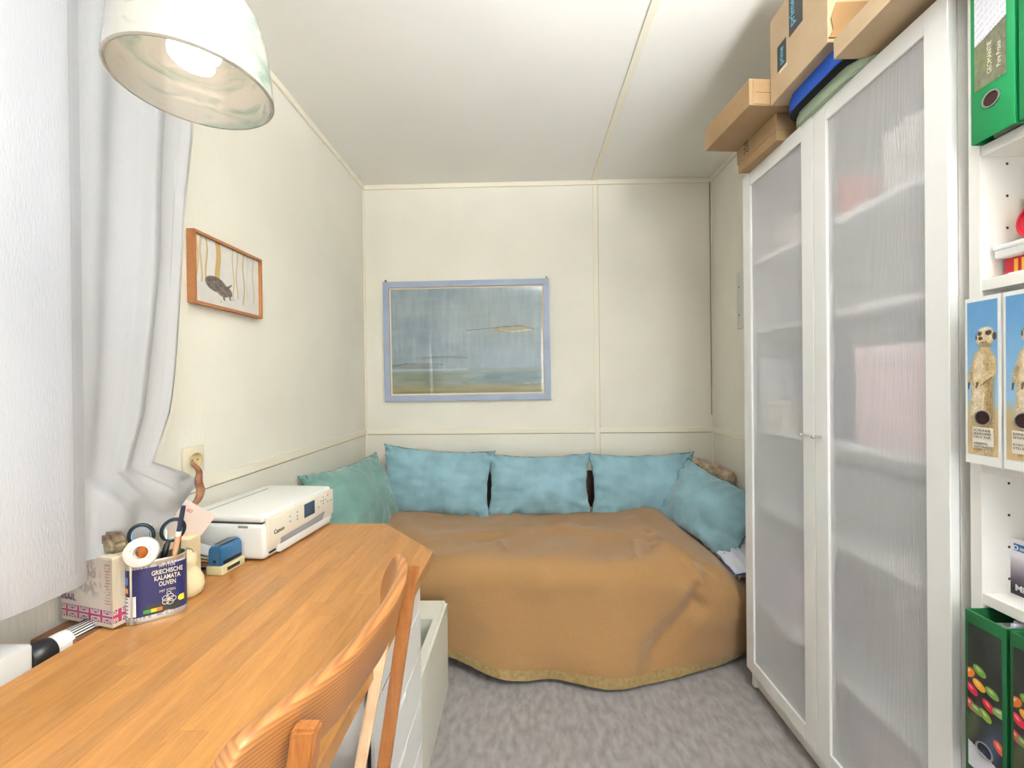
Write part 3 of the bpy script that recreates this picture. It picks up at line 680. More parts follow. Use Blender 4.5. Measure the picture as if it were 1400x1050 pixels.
# ------------------------------------------------------------------ lamp
LX, LY, LZ = -.392, .500, 1.572
t = thing('pendant_lamp', 'bell-shaped clouded glass pendant lamp hanging over the desk', 'lamp', (LX, LY, LZ))
pr = [(.0815, 0), (.0835, .0015), (.0832, .006), (.0815, .022), (.0795, .045), (.076, .070), (.070, .092), (.059, .112), (.044, .126), (.026, .135), (.018, .137)]
inner = [(rr - .0035, z - .0005) for rr, z in pr[::-1]]
lathe('lamp_shade', pr + inner[:-1] + [(.0795, .0005), (.0815, 0)], M_SHADE, t, 64)
lathe('lamp_holder', [(.0005, .16), (.014, .16), (.018, .15), (.018, .118), (.014, .112), (.0005, .112)], M_WHITE2, t, 24)
def helix():
    pts = []; 
    for i in range(0, 97):
        a = i / 96 * 2 * PI * 3.5; zz = .032 + .052 * i / 96; rr = .0205 * (1 if i > 12 else .55 + .45 * i / 12); pts.append((rr * math.cos(a), rr * math.sin(a), zz))
    return pts
M_BULB = mat('bulb_glow', (255, 246, 232), .5, emit=1.8)
tube('bulb', helix(), .0068, M_BULB, t, 10, label='glowing spiral bulb')
lathe('bulb_base', [(.0005, .086), (.02, .086), (.021, .10), (.014, .114), (.0005, .114)], M_WHITE2, t, 24)
tube('cord', [(0, 0, .158), (0, 0, ZC - LZ - .03)], .003, M_WHITE2, t, 8)
lathe('ceiling_cup', [(.0005, ZC - LZ - .045), (.012, ZC - LZ - .043), (.045, ZC - LZ - .012), (.047, ZC - LZ - .001), (.0005, ZC - LZ - .001)], M_WHITE2, t, 24)

# ------------------------------------------------------------------ curtains
def curtain_near():
    nx, nz = 170, 40; vs = []
    for j in range(nz + 1):
        tz = j / nz
        for i in range(nx + 1):
            s = i / nx; y = .818 - s * 1.62
            z = 2.36 + (.828 + .010 * s + .004 * math.sin(s * 30) - 2.36) * tz
            x = -.862 + .016 * math.sin(s * 34 + .6) * (.3 + .7 * min(1, s * 4)) + .008 * math.sin(s * 87 + tz * 2) * min(1, s * 5) + .006 * noise.noise(Vector((s * 6, tz * 2, 1)))
            if s < .03: x -= .018 * (1 - s / .03) ** 2; y += 0
            vs.append((x, y, z))
    return mesh_from('sheer_curtain', vs, grid_faces(nx, nz), M_VOILE, True), vs, nx, nz
me, cv, cnx, cnz = curtain_near()
c = link('sheer_curtain', me); tag(c, 'white sheer curtain panel nearest the camera, hanging straight over the window', 'curtain', 'sheer window curtains')
def hemband(cv, nx, nz, par, rows=2, name='hem'):
    vs = []; fs = []
    for i in range(nx + 1):
        a, b = Vector(cv[nz * (nx + 1) + i]), Vector(cv[(nz - 1) * (nx + 1) + i]); d = (b - a).normalized() * .026
        vs += [(a.x + .0025, a.y, a.z), ((a + d).x + .0025, (a + d).y, (a + d).z)]
    fs = [(i * 2, i * 2 + 2, i * 2 + 3, i * 2 + 1) for i in range(nx)]
    link(name, mesh_from(name, vs, fs, M_VOILE, True), par)
hemband(cv, cnx, cnz, c)
vs = []
for j in range(cnz + 1):
    p = Vector(cv[j * (cnx + 1) + 1]); q = Vector(cv[j * (cnx + 1) + 3]); vs += [(p.x + .003, p.y, p.z), (q.x + .003, q.y - .01, q.z)]
link('side_hem', mesh_from('side_hem', vs, [(j * 2, j * 2 + 1, j * 2 + 3, j * 2 + 2) for j in range(cnz)], M_VOILE, True), c)
def curtain_far():
    nx, na, nb = 220, 34, 24; vs = []
    zed = [2.36, 1.89, 1.56, 1.155, 1.03]; yed = [1.150, 1.133, 1.102, 1.040, 1.000]
    hz = [(.74, .868), (.838, .866), (.928, .861), (1.038, .889), (1.086, .917), (1.179, .945)]
    def xf(s, z):
        k = min(1, max(0, (z - .9) / .25))
        x = -.905 + .010 * math.sin(s * 21 + .5) * k
        # one stiff fold that stands forward
        x += (.026 / (1 + math.exp(-(s - .635) / .006)) / (1 + math.exp((s - .765) / .006)) + .010 * math.exp(-((s - .95) / .03) ** 2)) * (.35 + .65 * k)
        x += .010 * noise.noise(Vector((s * 3.5, z * 2.0, 4)))
        return x
    for j in range(na + 1):
        z = 2.36 + (1.03 - 2.36) * j / na; ye = np.interp(-z, [-q for q in zed], yed)
        for i in range(nx + 1):
            s = i / nx; y = .74 + (ye - .74) * s; vs.append((xf(s, z), y + .004 * math.sin(z * 9 + s * 3) * (s > .9), z))
    last = vs[-(nx + 1):]
    for j in range(1, nb + 1):
        q = j / nb
        for i in range(nx + 1):
            s = i / nx; yh = .74 + .439 * s; zh = float(np.interp(yh, [a for a, b in hz], [b for a, b in hz]))
            xh = -.900 + .030 * math.sin(PI * min(1, s * 1.15)) + .0 * s + (-.03 * max(0, s - .8) / .2)
            a = last[i]; fold = .012 * math.sin(s * 16 + q * 2.5) * math.sin(q * PI) + .012 * noise.noise(Vector((s * 6, q * 3, 8))) * math.sin(q * PI * .5)
            vs.append((a[0] + (xh - a[0]) * q + fold + .02 * math.sin(q * PI) * s, a[1] + (yh - a[1]) * q ** (1.0 + .3 * (1 - s)), a[2] + (zh - a[2]) * q))
    return mesh_from('sheer_curtain', vs, grid_faces(nx, na + nb), M_VOILE, True), vs, nx, na + nb
me, cv, cnx, cnz = curtain_far()
c = link('sheer_curtain', me)
vs = []
for j in range(cnz + 1):
    q = Vector(cv[j * (cnx + 1) + cnx]); p = Vector(cv[j * (cnx + 1) + cnx - 10]); vs += [(p.x + .003, p.y, p.z), (q.x + .003, q.y, q.z)]
link('side_hem', mesh_from('side_hem', vs, [(j * 2, j * 2 + 1, j * 2 + 3, j * 2 + 2) for j in range(cnz)], M_VOILE, True), c)
tag(c, 'white sheer curtain panel farther back, its hem lifted over the pencil tin', 'curtain', 'sheer window curtains')
hemband(cv, cnx, cnz, c)
t = thing('curtain_rail', 'white curtain rail above the window carrying the sheer panels', 'curtain rail', (-.885, .2, 2.37))
box('rail', (-.02, .02, -1.05, .98, 0, .02), M_WHITE, t, bev=.002)
boxes('bracket', [(-.11, -.02, -.9, -.88, .0, .015), (-.11, -.02, .9, .92, .0, .015)], M_WHITE, t)

# torchiere added out of view behind the camera to brighten the ceiling
t = thing('added_torchiere', 'added white torchiere out of view behind the camera, brightening the ceiling', 'lamp', (.88, -.32, 0))
lathe('lamp_base', [(.0005, 0), (.13, 0), (.13, .012), (.02, .025), (.0005, .025)], M_WHITE, t, 32); tube('pole', [(0, 0, .02), (0, 0, 1.70)], .011, M_WHITE, t, 12)
lathe('lamp_shade', [(.0005, 1.69), (.03, 1.69), (.10, 1.72), (.15, 1.79), (.146, 1.79), (.095, 1.726), (.03, 1.70), (.0005, 1.70)], M_WHITE, t, 40)

# radiator
t = thing('radiator', 'white panel radiator with a thermostat valve between desk and window wall', 'radiator', (-.935, .1, 0))
box('radiator_body', (-.035, .035, -.75, .645, .12, .748), M_WHITE, t, bev=.006)
boxes('radiator_grille', [(-.025, .022, -.74 + .028 * i, -.74 + .028 * i + .018, .7482, .7502) for i in range(48)], mat('radiator_dark_slot', (130, 134, 140), .6), t)
v = thing('x', 'x', 'x'); bpy.data.objects.remove(v)
vv = lathe('thermostat_valve', [(.0005, 0), (.019, 0), (.0215, .004), (.0215, .012), (.023, .016), (.023, .030), (.0225, .034), (.0215, .075), (.019, .084), (.0005, .086)], M_WHITE, t, 36, loc=(.022, .672, .712), rot=(-PI / 2, 0, -.10), label='white ribbed thermostat head')
lathe('valve_collar', [(.0005, -.02), (.02, -.02), (.026, -.012), (.026, .008), (.024, .014), (.0005, .014)], M_DARK, vv, 28, loc=(0, 0, -.006))
tm = boxes('grip_slots', [(-.0016, .0016, .0195, .0228, .036, .076)], M_DARK, vv)
bm = bmesh.new()
for i in range(26):
    a = 2 * PI * i / 26; vsb = add_box(bm, -.0012, .0012, .0200, .0226, .036, .074); bmesh.ops.rotate(bm, verts=vsb, cent=(0, 0, 0), matrix=Matrix.Rotation(a, 3, 'Z'))
tm.data = bm_mesh('grip_slots', bm, M_DARK)
# wooden box on radiator side
t = thing('wooden_block', 'brown wooden box in the gap between the radiator valve and the airmail box', 'wooden box', (-.925, .845, 0))
box('block', (-.05, .048, -.045, .075, .0, .7185), mat('brown_wood', (128, 84, 54), .5, var=.15, vscale=20, stretch=(1, 1, .2)), t, bev=.003)

# ------------------------------------------------------------------ desk clutter
Z0 = DZT + .0004
# airmail box
t = thing('airmail_box', 'airmail-print paper box with union flag border in a clear sleeve beside the olive tin', 'box', (-.904, .870, Z0), rotz=-.24)
def mail(u, v):
    img = np.ones(u.shape + (3,)) * L3((228, 214, 200)); n = vnoise(u, v, 10, 10, 3); img = img + (n[..., None] - .5) * .06
    # statue sketch
    d = vnoise(u, v, 22, 14, 11); bd = np.maximum(ell(u, v, .60, .64, .19, .26, .1, .5), ell(u, v, .52, .52, .24, .10, -.2, .5)); img = paint(img, bd * (d > .52) * .55, (150, 140, 134))
    for i in range(14): img = paint(img, ((np.abs(v - .30 - i * .045) < .012) & (u > .86) & (u < .97) & (vnoise(u, v, 40, 2, i) > .4)) * .6, (190, 120, 80))
    img = paint(img, ((u < .22) & (v > .27) & (v < .31)) * 1., (200, 80, 90)); img = paint(img, ((u < .22) & (v > .44) & (v < .47)) * 1., (180, 60, 80))
    img = paint(img, ((u > .03) & (u < .12) & (v > .50) & (v < .66)) * .8, (130, 120, 170)); img = paint(img, ((u > .14) & (u < .22) & (v > .50) & (v < .64) & ((v * 40).astype(int) % 2 == 0)) * .8, (200, 90, 110))
    # union flags
    band = (v < .20); uu = (u * 4.4) % 1; vv_ = v / .20
    fl = np.ones(u.shape + (3,)) * L3((70, 62, 120))
    dg = np.minimum(np.abs(uu - vv_), np.abs(uu + vv_ - 1)); fl = paint(fl, (dg < .14) * 1., (235, 225, 225)); fl = paint(fl, (dg < .05) * 1., (206, 60, 100))
    cr = np.minimum(np.abs(uu - .5) * 1.0, np.abs(vv_ - .5)); fl = paint(fl, (cr < .18) * 1., (236, 228, 228)); fl = paint(fl, (cr < .10) * 1., (200, 50, 96))
    img[band] = fl[band]
    return img
MW, MD, MH = .150, .046, .146
box('paper_body', (-MW / 2, MW / 2, -MD / 2, MD / 2, .004, MH), mat('cream_paper', (236, 224, 198), .7), t)
painted('front_print', MW, MH - .012, 110, 110, mail, M_PRINT, t, (-MW / 2, -MD / 2 - .001, .012))
def mail2(u, v): 
    img = np.ones(u.shape + (3,)) * L3((240, 228, 200)); return mail(u * .35 + .02, v) * (v < .20)[..., None] + img * (v >= .20)[..., None]
painted('side_print', MD, MH - .012, 50, 80, mail2, M_PRINT, t, (MW / 2 + .001, -MD / 2, .012), rot=(0, 0, PI / 2))
text('mail_lettering', 'MAIL', .020, mat('dark_blue_ink', (60, 50, 100), .6), t, (-MW / 2 + .002, -MD / 2 - .0015, .048), RX)
boxes('clear_sleeve', [(-MW / 2 - .003, MW / 2 + .003, -MD / 2 - .0045, -MD / 2 - .0035, 0, MH * .985), (MW / 2 + .0035, MW / 2 + .0045, -MD / 2 - .004, MD / 2, 0, MH * .985)], M_CLEARPL, t)
o = prism('toffee_bag', [(-.05, 0), (.05, .0), (.055, .02), (.03, .045), (-.02, .035), (-.06, .02)], -.015, .015, mat('dark_foil', (84, 58, 50), .3, col2=(150, 140, 110), vscale=40, bump=.6, bscale=60), None, plane='XZ', loc=(-.895, .870, Z0 + MH + .001), rot=(0, 0, -.24), bev=.006, seg=2)
tag(o, 'crumpled dark wrapper poking out on top of the airmail box', 'wrapper')
# olive tin: rounded-square footprint
t = thing('olive_tin', 'dark blue olive tin used as a pencil holder on the desk', 'tin', (-.795, .888, Z0), rotz=.68)
def oval(w, d, n=48, p=3.2):
    o = []
    for i in range(n):
        a = 2 * PI * i / n; c_, s_ = math.cos(a), math.sin(a); o.append((w / 2 * abs(c_) ** (2 / p) * (1 if c_ >= 0 else -1), d / 2 * abs(s_) ** (2 / p) * (1 if s_ >= 0 else -1)))
    return o
TW, TD, THH = .100, .052, .128
def tin_shell():
    rings = [(0, 1.0), (.003, 1.02), (.006, 1.0), (THH - .006, 1.0), (THH - .003, 1.02), (THH, 1.0), (THH, .95), (.005, .95)]
    vs, fs = [], []; pts = oval(TW, TD); n = len(pts)
    for z, k in rings: vs += [(x * k, y * k, z) for x, y in pts]
    for r_ in range(len(rings) - 1):
        for i in range(n): fs.append((r_ * n + i, r_ * n + (i + 1) % n, (r_ + 1) * n + (i + 1) % n, (r_ + 1) * n + i))
    fs.append(tuple(range(n))[::-1]); fs.append(tuple((len(rings) - 1) * n + i for i in range(n)))
    me = mesh_from('tin_shell', vs, fs); bm = bmesh.new(); bm.from_mesh(me); 
    return bm_mesh('tin_shell', bm, mat('tin_metal', (190, 188, 176), .3, metal=.9), True, 40)
link('tin_shell', tin_shell(), t)
def tinwrap():
    pts = oval(TW + .0016, TD + .0016, 96); n = len(pts); nz = 44
    # perimeter param starting from -y side centre
    vs, fs, cols = [], [], []
    cum = [0]
    for i in range(n): a, b = pts[i], pts[(i + 1) % n]; cum.append(cum[-1] + math.hypot(b[0] - a[0], b[1] - a[1]))
    P_ = cum[-1]
    for j in range(nz + 1):
        z = .009 + (THH - .018) * j / nz
        vs += [(x, y, z) for x, y in pts]
    for j in range(nz):
        v = (j + .5) / nz
        for i in range(n):
            k = (i + 1) % n; fs.append((j * n + i, j * n + k, (j + 1) * n + k, (j + 1) * n + i))
            x, y = (pts[i][0] + pts[k][0]) / 2, (pts[i][1] + pts[k][1]) / 2
            c_ = (38, 42, 92)
            front = y < -TD * .35
            if v < .045 or v > .955: c_ = (196, 196, 200) if (i % 2) else (150, 150, 160)
            elif x < -TW * .44: c_ = (44, 48, 100)
            if v >= .045 and v <= .955:
                if front:
                    if ((x + .005) / .045) ** 2 + ((v - .10) / .16) ** 2 < 1 and x > -.02: c_ = (52, 54, 56)
                    if x < -.032 and .07 < v < .45: c_ = (232, 232, 232) if (int(v * 200) % 9 > 0) else (120, 120, 130)
                    if -.022 < x < .010 and .08 < v < .15: c_ = (60, 140, 70) if x < -.010 else ((225, 200, 60) if x < 0 else (226, 120, 50))
                    if ((x - .043) / .008) ** 2 + ((v - .24) / .065) ** 2 < 1: c_ = (230, 222, 60)
                elif x < -TW * .3:
                    if .05 < v < .45: c_ = (232, 232, 234) if (int(v * 200) % 7 > 1) else (110, 110, 120)
                    if .52 < v < .62: c_ = (220, 150, 90)
                    if .68 < v < .82: c_ = (96, 130, 190)
            cols.append(srgb(c_))
    me = mesh_from('label_print', vs, fs, mat('satin_print', (255, 255, 255), .35, attr='Col'), True)
    at = me.color_attributes.new('Col', 'FLOAT_COLOR', 'CORNER'); a = np.repeat(np.array(cols, np.float32), 4, axis=0); at.data.foreach_set('color', a.ravel())
    return me
link('label_print', tinwrap(), t)
M_CR = mat('cream_ink', (228, 222, 200), .5); M_WI = mat('white_ink', (235, 235, 235), .5)
yf = -TD / 2 - .0014
text('tin_lettering', 'MYTTOS', .0085, M_CR, t, (.018, yf, .1095), RX, align='CENTER', squeeze=.8)
text('tin_lettering', 'GRIECHISCHE\nKALAMATA\nOLIVEN', .0135, M_CR, t, (.018, yf, .096), RX, align='CENTER', squeeze=.62, bold=.0002)
text('tin_lettering', 'MIT STEIN', .0075, M_CR, t, (.018, yf, .0565), RX, align='CENTER', squeeze=.8)
text('tin_lettering', '400g', .007, M_CR, t, (.018, yf, .012), RX, align='CENTER')
em = []
for i in range(5):
    a = i * 2 * PI / 5; v_, f_ = tube_data([(.020 + .0065 * math.cos(a) + .0055 * math.cos(b), yf + .0004, .0385 + .006 * math.sin(a) + .0055 * math.sin(b)) for b in np.linspace(0, 2 * PI, 14)], .0007, 5, False); em.append((v_, f_))
v_, f_ = tube_data([(.020 + .0035 * math.cos(b), yf + .0004, .052 + .003 * math.sin(b)) for b in np.linspace(0, 2 * PI, 14)], .0006, 5, False); em.append((v_, f_))
vs, fs = [], []
for v_, f_ in em: b0 = len(vs); vs += v_; fs += [tuple(i + b0 for i in q) for q in f_]
link('olive_emblem', mesh_from('olive_emblem', vs, fs, M_CR, True), t)
box('seam_strip', (-TW / 2 + .008, -TW / 2 + .0115, -TD / 2 - .0010, -TD / 2 + .003, .004, THH - .004), MATS['tin_metal'], t)
# contents of tin; positions in tin frame -> world
def tin_pt(x, y, z):
    c_, s_ = math.cos(.68), math.sin(.68); return Vector((-.795 + c_ * x - s_ * y, .888 + s_ * x + c_ * y, Z0 + z))
def pencil(name, label, cat, x0, y0, x1, y1, L_, rad, parts):
    a = tin_pt(x0, y0, .008); b = tin_pt(x1, y1, .125); d = (b - a).normalized(); q = d.to_track_quat('Z', 'Y')
    r_ = thing(name, label, cat, a); r_.rotation_mode = 'QUATERNION'; r_.rotation_quaternion = q
    for (nm, z0, z1, r0, r1, m) in parts: lathe(nm, [(.0003, z0), (r0, z0), (r1, z1), (.0003, z1)], m, r_, 12 if r0 > .0045 else 8)
    return r_
pencil('paint_pen', 'pink-brown pen with a dark blue cap, tallest in the olive tin', 'pen', .012, .006, .030, -.014, .2, .005, [('barrel', 0, .165, .0052, .0052, mat('rosy_lacquer', (214, 164, 130), .4)), ('band', .165, .176, .0054, .0054, M_WHITE2), ('cap', .176, .232, .0050, .0044, mat('navy_plastic', (36, 46, 74), .4))])
pencil('green_pencil', 'dark green pencil with a red end in the olive tin', 'pencil', .028, .006, .036, .008, .16, .004, [('barrel', 0, .140, .0042, .0042, mat('green_lacquer', (40, 96, 62), .4)), ('end_cap', .140, .152, .0044, .0042, mat('red_rubber', (196, 60, 66), .6))])
pencil('wooden_pencil', 'brown sharpened pencil at the back of the olive tin', 'pencil', -.012, .014, -.010, .014, .18, .004, [('barrel', 0, .172, .0038, .0038, mat('brown_lacquer', (168, 112, 60), .45)), ('tip', .172, .188, .0038, .0006, M_CARD)])
pencil('orange_felt_pen', 'orange felt pen behind the tape roll in the olive tin', 'pen', -.024, .004, -.022, -.006, .15, .007, [('barrel', 0, .120, .0085, .0085, mat('orange_plastic', (232, 130, 50), .4)), ('cap', .120, .158, .0090, .0075, mat('orange_cap', (238, 136, 58), .4))])
pencil('black_marker', 'short black marker at the left end of the olive tin', 'marker', -.038, -.004, -.040, -.006, .13, .007, [('barrel', 0, .124, .0075, .0075, mat('marker_green_black', (40, 52, 50), .4)), ('cap', .124, .136, .006, .005, M_WHITE2)])
pencil('bookmark_stick', 'thin cream stick in the olive tin between the scissor handles', 'stick', .010, .012, .014, .012, .17, .003, [('barrel', 0, .166, .0028, .0028, M_CR), ('tip', .166, .172, .0028, .0008, M_CR)])
# scissors
a = tin_pt(.002, .012, .004); sc_ = thing('scissors', 'scissors with black and light blue handles standing in the olive tin', 'scissors', a, rotz=.72)
def ring_mesh(cx, cz, rx, rz, rad, y=0, rot=0):
    pts = []
    for b in np.linspace(0, 2 * PI, 29): 
        x_, z_ = rx * math.cos(b), rz * math.sin(b); pts.append((cx + x_ * math.cos(rot) - z_ * math.sin(rot), y, cz + x_ * math.sin(rot) + z_ * math.cos(rot)))
    return tube_data(pts, rad, 8, False)
for sx in (-1, 1):
    v_, f_ = ring_mesh(.0265 * sx - .001, .170, .0195, .0235, .0038, 0, -.25 * sx); hd = link('handle', mesh_from('handle', v_, f_, M_DARK, True), sc_)
    v_, f_ = ring_mesh(.0265 * sx - .001, .170, .0160, .0200, .0018, 0, -.25 * sx); link('handle_lining', mesh_from('handle_lining', v_, f_, mat('sky_blue_rubber', (120, 178, 222), .5), True), hd, label='light blue lining')
    tube('shank', [(.017 * sx, 0, .149), (.010 * sx, 0, .12), (.002 * sx, .002 * sx, .085)], [.0055, .006, .005], M_DARK, sc_, 10)
    prism('blade', [(-.006, .09), (.006, .09), (.002 * sx, .005)], .001 * sx - .0008, .001 * sx + .0008, M_STEEL, sc_, plane='XZ')
# tape roll leaning on the tin rim
tp = tin_pt(-.022, -.034, .152)
t = thing('tape_roll', 'round white roll of adhesive tape leaning on the olive tin rim', 'tape roll', tp, rot=(PI / 2 - .18, 0, .42))
lathe('tape', [(.0145, -.007), (.0282, -.007), (.0292, -.006), (.0292, .006), (.0282, .007), (.0145, .007), (.0145, -.007)], mat('milky_tape', (222, 222, 216), .35, spec=.4), t, 44)
lathe('tape_core', [(.0130, -.0072), (.0146, -.0072), (.0146, .0072), (.0130, .0072), (.0130, -.0072)], mat('tape_core_white', (240, 238, 232), .4), t, 32)
bm = bmesh.new()
for a in (.3, .55, 2.6, 2.85, 5.6, 5.9): add_box(bm, .0175 * math.cos(a) - .0007, .0175 * math.cos(a) + .0007, .0175 * math.sin(a) - .0007, .0175 * math.sin(a) + .0007, .0068, .0074)
link('core_dots', bm_mesh('core_dots', bm, M_INK), t)
# gourd ghost figure
t = thing('ghost_figurine', 'cream pear-shaped ghost figurine with a smile beside the olive tin', 'figurine', (-.802, .972, Z0), rotz=.35)
M_WAX = mat('cream_wax', (238, 222, 180), .45, var=.04, vscale=20)
lathe('figure_body', [(.0005, 0), (.026, 0), (.034, .006), (.0375, .020), (.036, .036), (.029, .052), (.0235, .062), (.0225, .070), (.0245, .080), (.0235, .092), (.016, .101), (.006, .1045), (.0005, .105)], M_WAX, t, 40)
tube('smile', [(-.017, -.0175, .0655), (-.012, -.0205, .062), (-.005, -.0228, .0618), (.002, -.0235, .066)], .0011, M_INK, t, 6)
for ex in (-.012, .002): lathe('eye', [(.0024, 0), (.0016, .001), (.0002, .0014)], M_INK, t, 10, loc=(ex, -.0236 + abs(ex) * .12, .083), rot=(PI / 2, 0, 0))
tube('loop_thread', [(0, 0, .104), (.006, -.004, .112), (.014, -.002, .107), (.018, 0, .098)], .0007, M_INK, t, 5)
# blue stamp
t = thing('self_inking_stamp', 'blue self-inking stamp with a cream base in front of the printer', 'stamp', (-.806, 1.112, Z0), rotz=-.10)
ST = [(-.019, .022), (.019, .022), (.0195, .060), (.015, .070), (.006, .0745), (-.006, .0745), (-.015, .070), (-.0195, .060)]
bm = bmesh.new()
box('stamp_base', (-.022, .024, -.040, .040, 0, .022), mat('stamp_cream', (212, 202, 160), .45), t, bev=.002)
prism('stamp_body', [(x * 1.0, z) for x, z in ST], -.037, .037, mat('stamp_blue', (38, 92, 134), .3, coat=.3), t, bev=.003, seg=2, plane='XZ')
boxes('stamp_window', [(.0190, .0200, -.030, .030, .026, .034)], M_DARK, t); box('stamp_label', (.0242, .0248, -.022, .020, .006, .015), M_INK, t); box('stamp_button', (-.004, .004, -.039, -.036, .030, .038), M_DARK, t, bev=.001)
box('stamp_top_pad', (-.012, .012, -.026, .026, .0742, .0756), mat('stamp_pad_grey', (70, 84, 92), .4), t, bev=.0008)
# letter rack: note card, cards, envelopes
t = thing('letter_rack', 'cream card holder with slips of paper behind the ghost figurine', 'card holder', (-.862, 1.030, Z0), rotz=.1)
box('rack_body', (-.030, .035, -.018, .022, 0, .115), mat('card_holder_paper', (226, 206, 168), .7), t, bev=.001)
boxes('scribble', [(-.02 + .013 * i, -.012 + .013 * i, -.0186, -.018, .085 + .006 * (i % 2), .088 + .006 * (i % 2)) for i in range(4)] + [(-.02, .02, -.0186, -.018, .068, .070), (-.015, .025, -.0186, -.018, .055, .057)], M_INK, t)
t = thing('note_card', 'pale pink card with red lettering leaning behind the scissors', 'card', (-.880, 1.040, Z0 + .112), rot=(-.0, .62, .25))
box('card', (-.035, .045, -.0006, .0006, -.015, .090), mat('pale_card', (234, 216, 204), .7), t)
text('card_lettering', '60', .014, mat('red_ink', (206, 60, 60), .6), t, (-.02, -.0010, .066), RX)
t = thing('envelope_bundle', 'loose bundle of grey and coloured envelopes between figurine and stamp', 'envelopes', (-.872, 1.118, Z0), rotz=.25)
for i, (c_, dz, an) in enumerate((((186, 186, 188), .056, .50), ((210, 204, 196), .046, .42), ((222, 206, 120), .036, .36), ((206, 120, 130), .028, .30), ((176, 160, 140), .020, .24), ((60, 62, 90), .010, .12))):
    box('envelope', (-.045, .050 - .002 * i, -.028, .020, dz - .007, dz - .0050), mat('envelope_%d' % i, c_, .6), t, rot=(0, an * .7, .06 * i - .1), label='%s envelope' % ['grey', 'white', 'yellow', 'pink', 'tan', 'navy'][i])
# horn
hp = [(-.862, 1.058, .902), (-.850, 1.072, .916), (-.846, 1.078, .940), (-.846, 1.072, .966), (-.846, 1.074, .992), (-.850, 1.062, 1.012), (-.851, 1.056, 1.022)]
def smooth_path(P, R, k=5):
    op, orr = [], []; n = len(P)
    for i in range(n - 1):
        p0, p1, p2, p3 = [Vector(P[max(0, min(n - 1, i + d))]) for d in (-1, 0, 1, 2)]
        for q in range(k):
            t_ = q / k; op.append(.5 * (2 * p1 + (p2 - p0) * t_ + (2 * p0 - 5 * p1 + 4 * p2 - p3) * t_ ** 2 + (3 * p1 - p0 - 3 * p2 + p3) * t_ ** 3)); orr.append(R[i] + (R[i + 1] - R[i]) * t_)
    return op + [Vector(P[-1])], orr + [R[-1]]
hp, hr = smooth_path(hp, [.0035, .0080, .0098, .0090, .0066, .0045, .0022])
o = tube('horn', hp, hr, mat('brown_horn', (112, 66, 42), .35, col2=(176, 132, 100), vscale=34), None, 14)
tag(o, 'curved brown horn tip standing up at the curtain hem below the socket', 'horn')

# ------------------------------------------------------------------ printer
t = thing('printer', 'white multifunction inkjet printer on the desk by the left wall', 'printer', (-.838, 1.340, Z0), rotz=-.093)
M_PR = mat('printer_white', (236, 236, 232), .4); M_PRP = mat('printer_panel', (230, 224, 208), .42)
X0, X1, Y0, Y1 = -.128, .135, -.176, .176
box('printer_body', (X0, X1 - .006, Y0, Y1, .004, .104), M_PR, t, bev=.012, seg=3)
box('scanner_lid', (X0 + .002, X1 - .010, Y0 + .002, Y1 - .002, .1065, .128), M_PR, t, bev=.009, seg=3)
box('lid_gap', (X0 + .008, X1 - .016, Y0 + .006, Y1 - .006, .103, .108), mat('gap_dark', (70, 70, 70), .7), t)
box('lid_hinge_line', (X0 + .05, X0 + .052, Y0 + .02, Y1 - .06, .1278, .1286), MATS['gap_dark'], t)
fp = box('control_panel', (X1 - .012, X1, Y0 + .010, Y1 - .004, .030, .118), M_PRP, t, bev=.004, label='beige-white front panel')
xf_ = X1 + .0004
box('screen', (X1 - .002, X1 + .0008, Y0 + .175, Y0 + .232, .066, .110), mat('screen_off', (58, 76, 98), .15), t, bev=.001, label='small dark touch screen')
text('printer_lettering', 'Canon', .017, M_INK, t, (xf_, Y0 + .032, .066), RF, bold=.0004)
text('printer_lettering', 'TS5050', .006, mat('grey_ink', (130, 130, 130), .6), t, (xf_, Y1 - .032, .080), RF)
bts = [(Y0 + .105, .080), (Y0 + .105, .095), (Y0 + .140, .098), (Y0 + .140, .086), (Y0 + .140, .076), (Y0 + .255, .078), (Y0 + .283, .105), (Y0 + .283, .094), (Y0 + .283, .083), (Y0 + .270, .094), (Y0 + .296, .094), (Y0 + .310, .082)]
for (yy, zz) in bts: lathe('button', [(.0034, 0), (.0030, .0008), (.0003, .0010)], mat('button_grey', (168, 168, 164), .5), t, 10, loc=(X1, yy, zz), rot=(0, PI / 2, 0))
lathe('power_button', [(.0052, 0), (.0046, .0009), (.0003, .0011)], mat('button_red', (232, 150, 140), .5), t, 14, loc=(X1, Y0 + .310, .106), rot=(0, PI / 2, 0), label='reddish stop button')
prism('output_slot', [(Y0 + .060, .030), (Y0 + .275, .030), (Y0 + .292, .052), (Y0 + .282, .055), (Y0 + .200, .049), (Y0 + .062, .047)], X1 - .02, X1 + .0006, mat('slot_grey', (150, 152, 156), .5), t, plane='YZ', label='grey paper output slot')
box('paper_tray', (X1 - .03, X1 + .002, Y0 + .056, Y1 - .03, .006, .030), M_PR, t, bev=.003)
box('card_slot', (X1 - .004, X1 - .0015, Y0 + .016, Y0 + .042, .018, .023), M_DARK, t)
box('lid_grip', (X1 - .028, X1 - .006, Y0 + .14, Y0 + .24, .112, .1205), M_PR, t, bev=.003)
box('side_notch', (X1 - .085, X1 - .055, Y0 - .0005, Y0 + .004, .093, .099), MATS['slot_grey'], t)

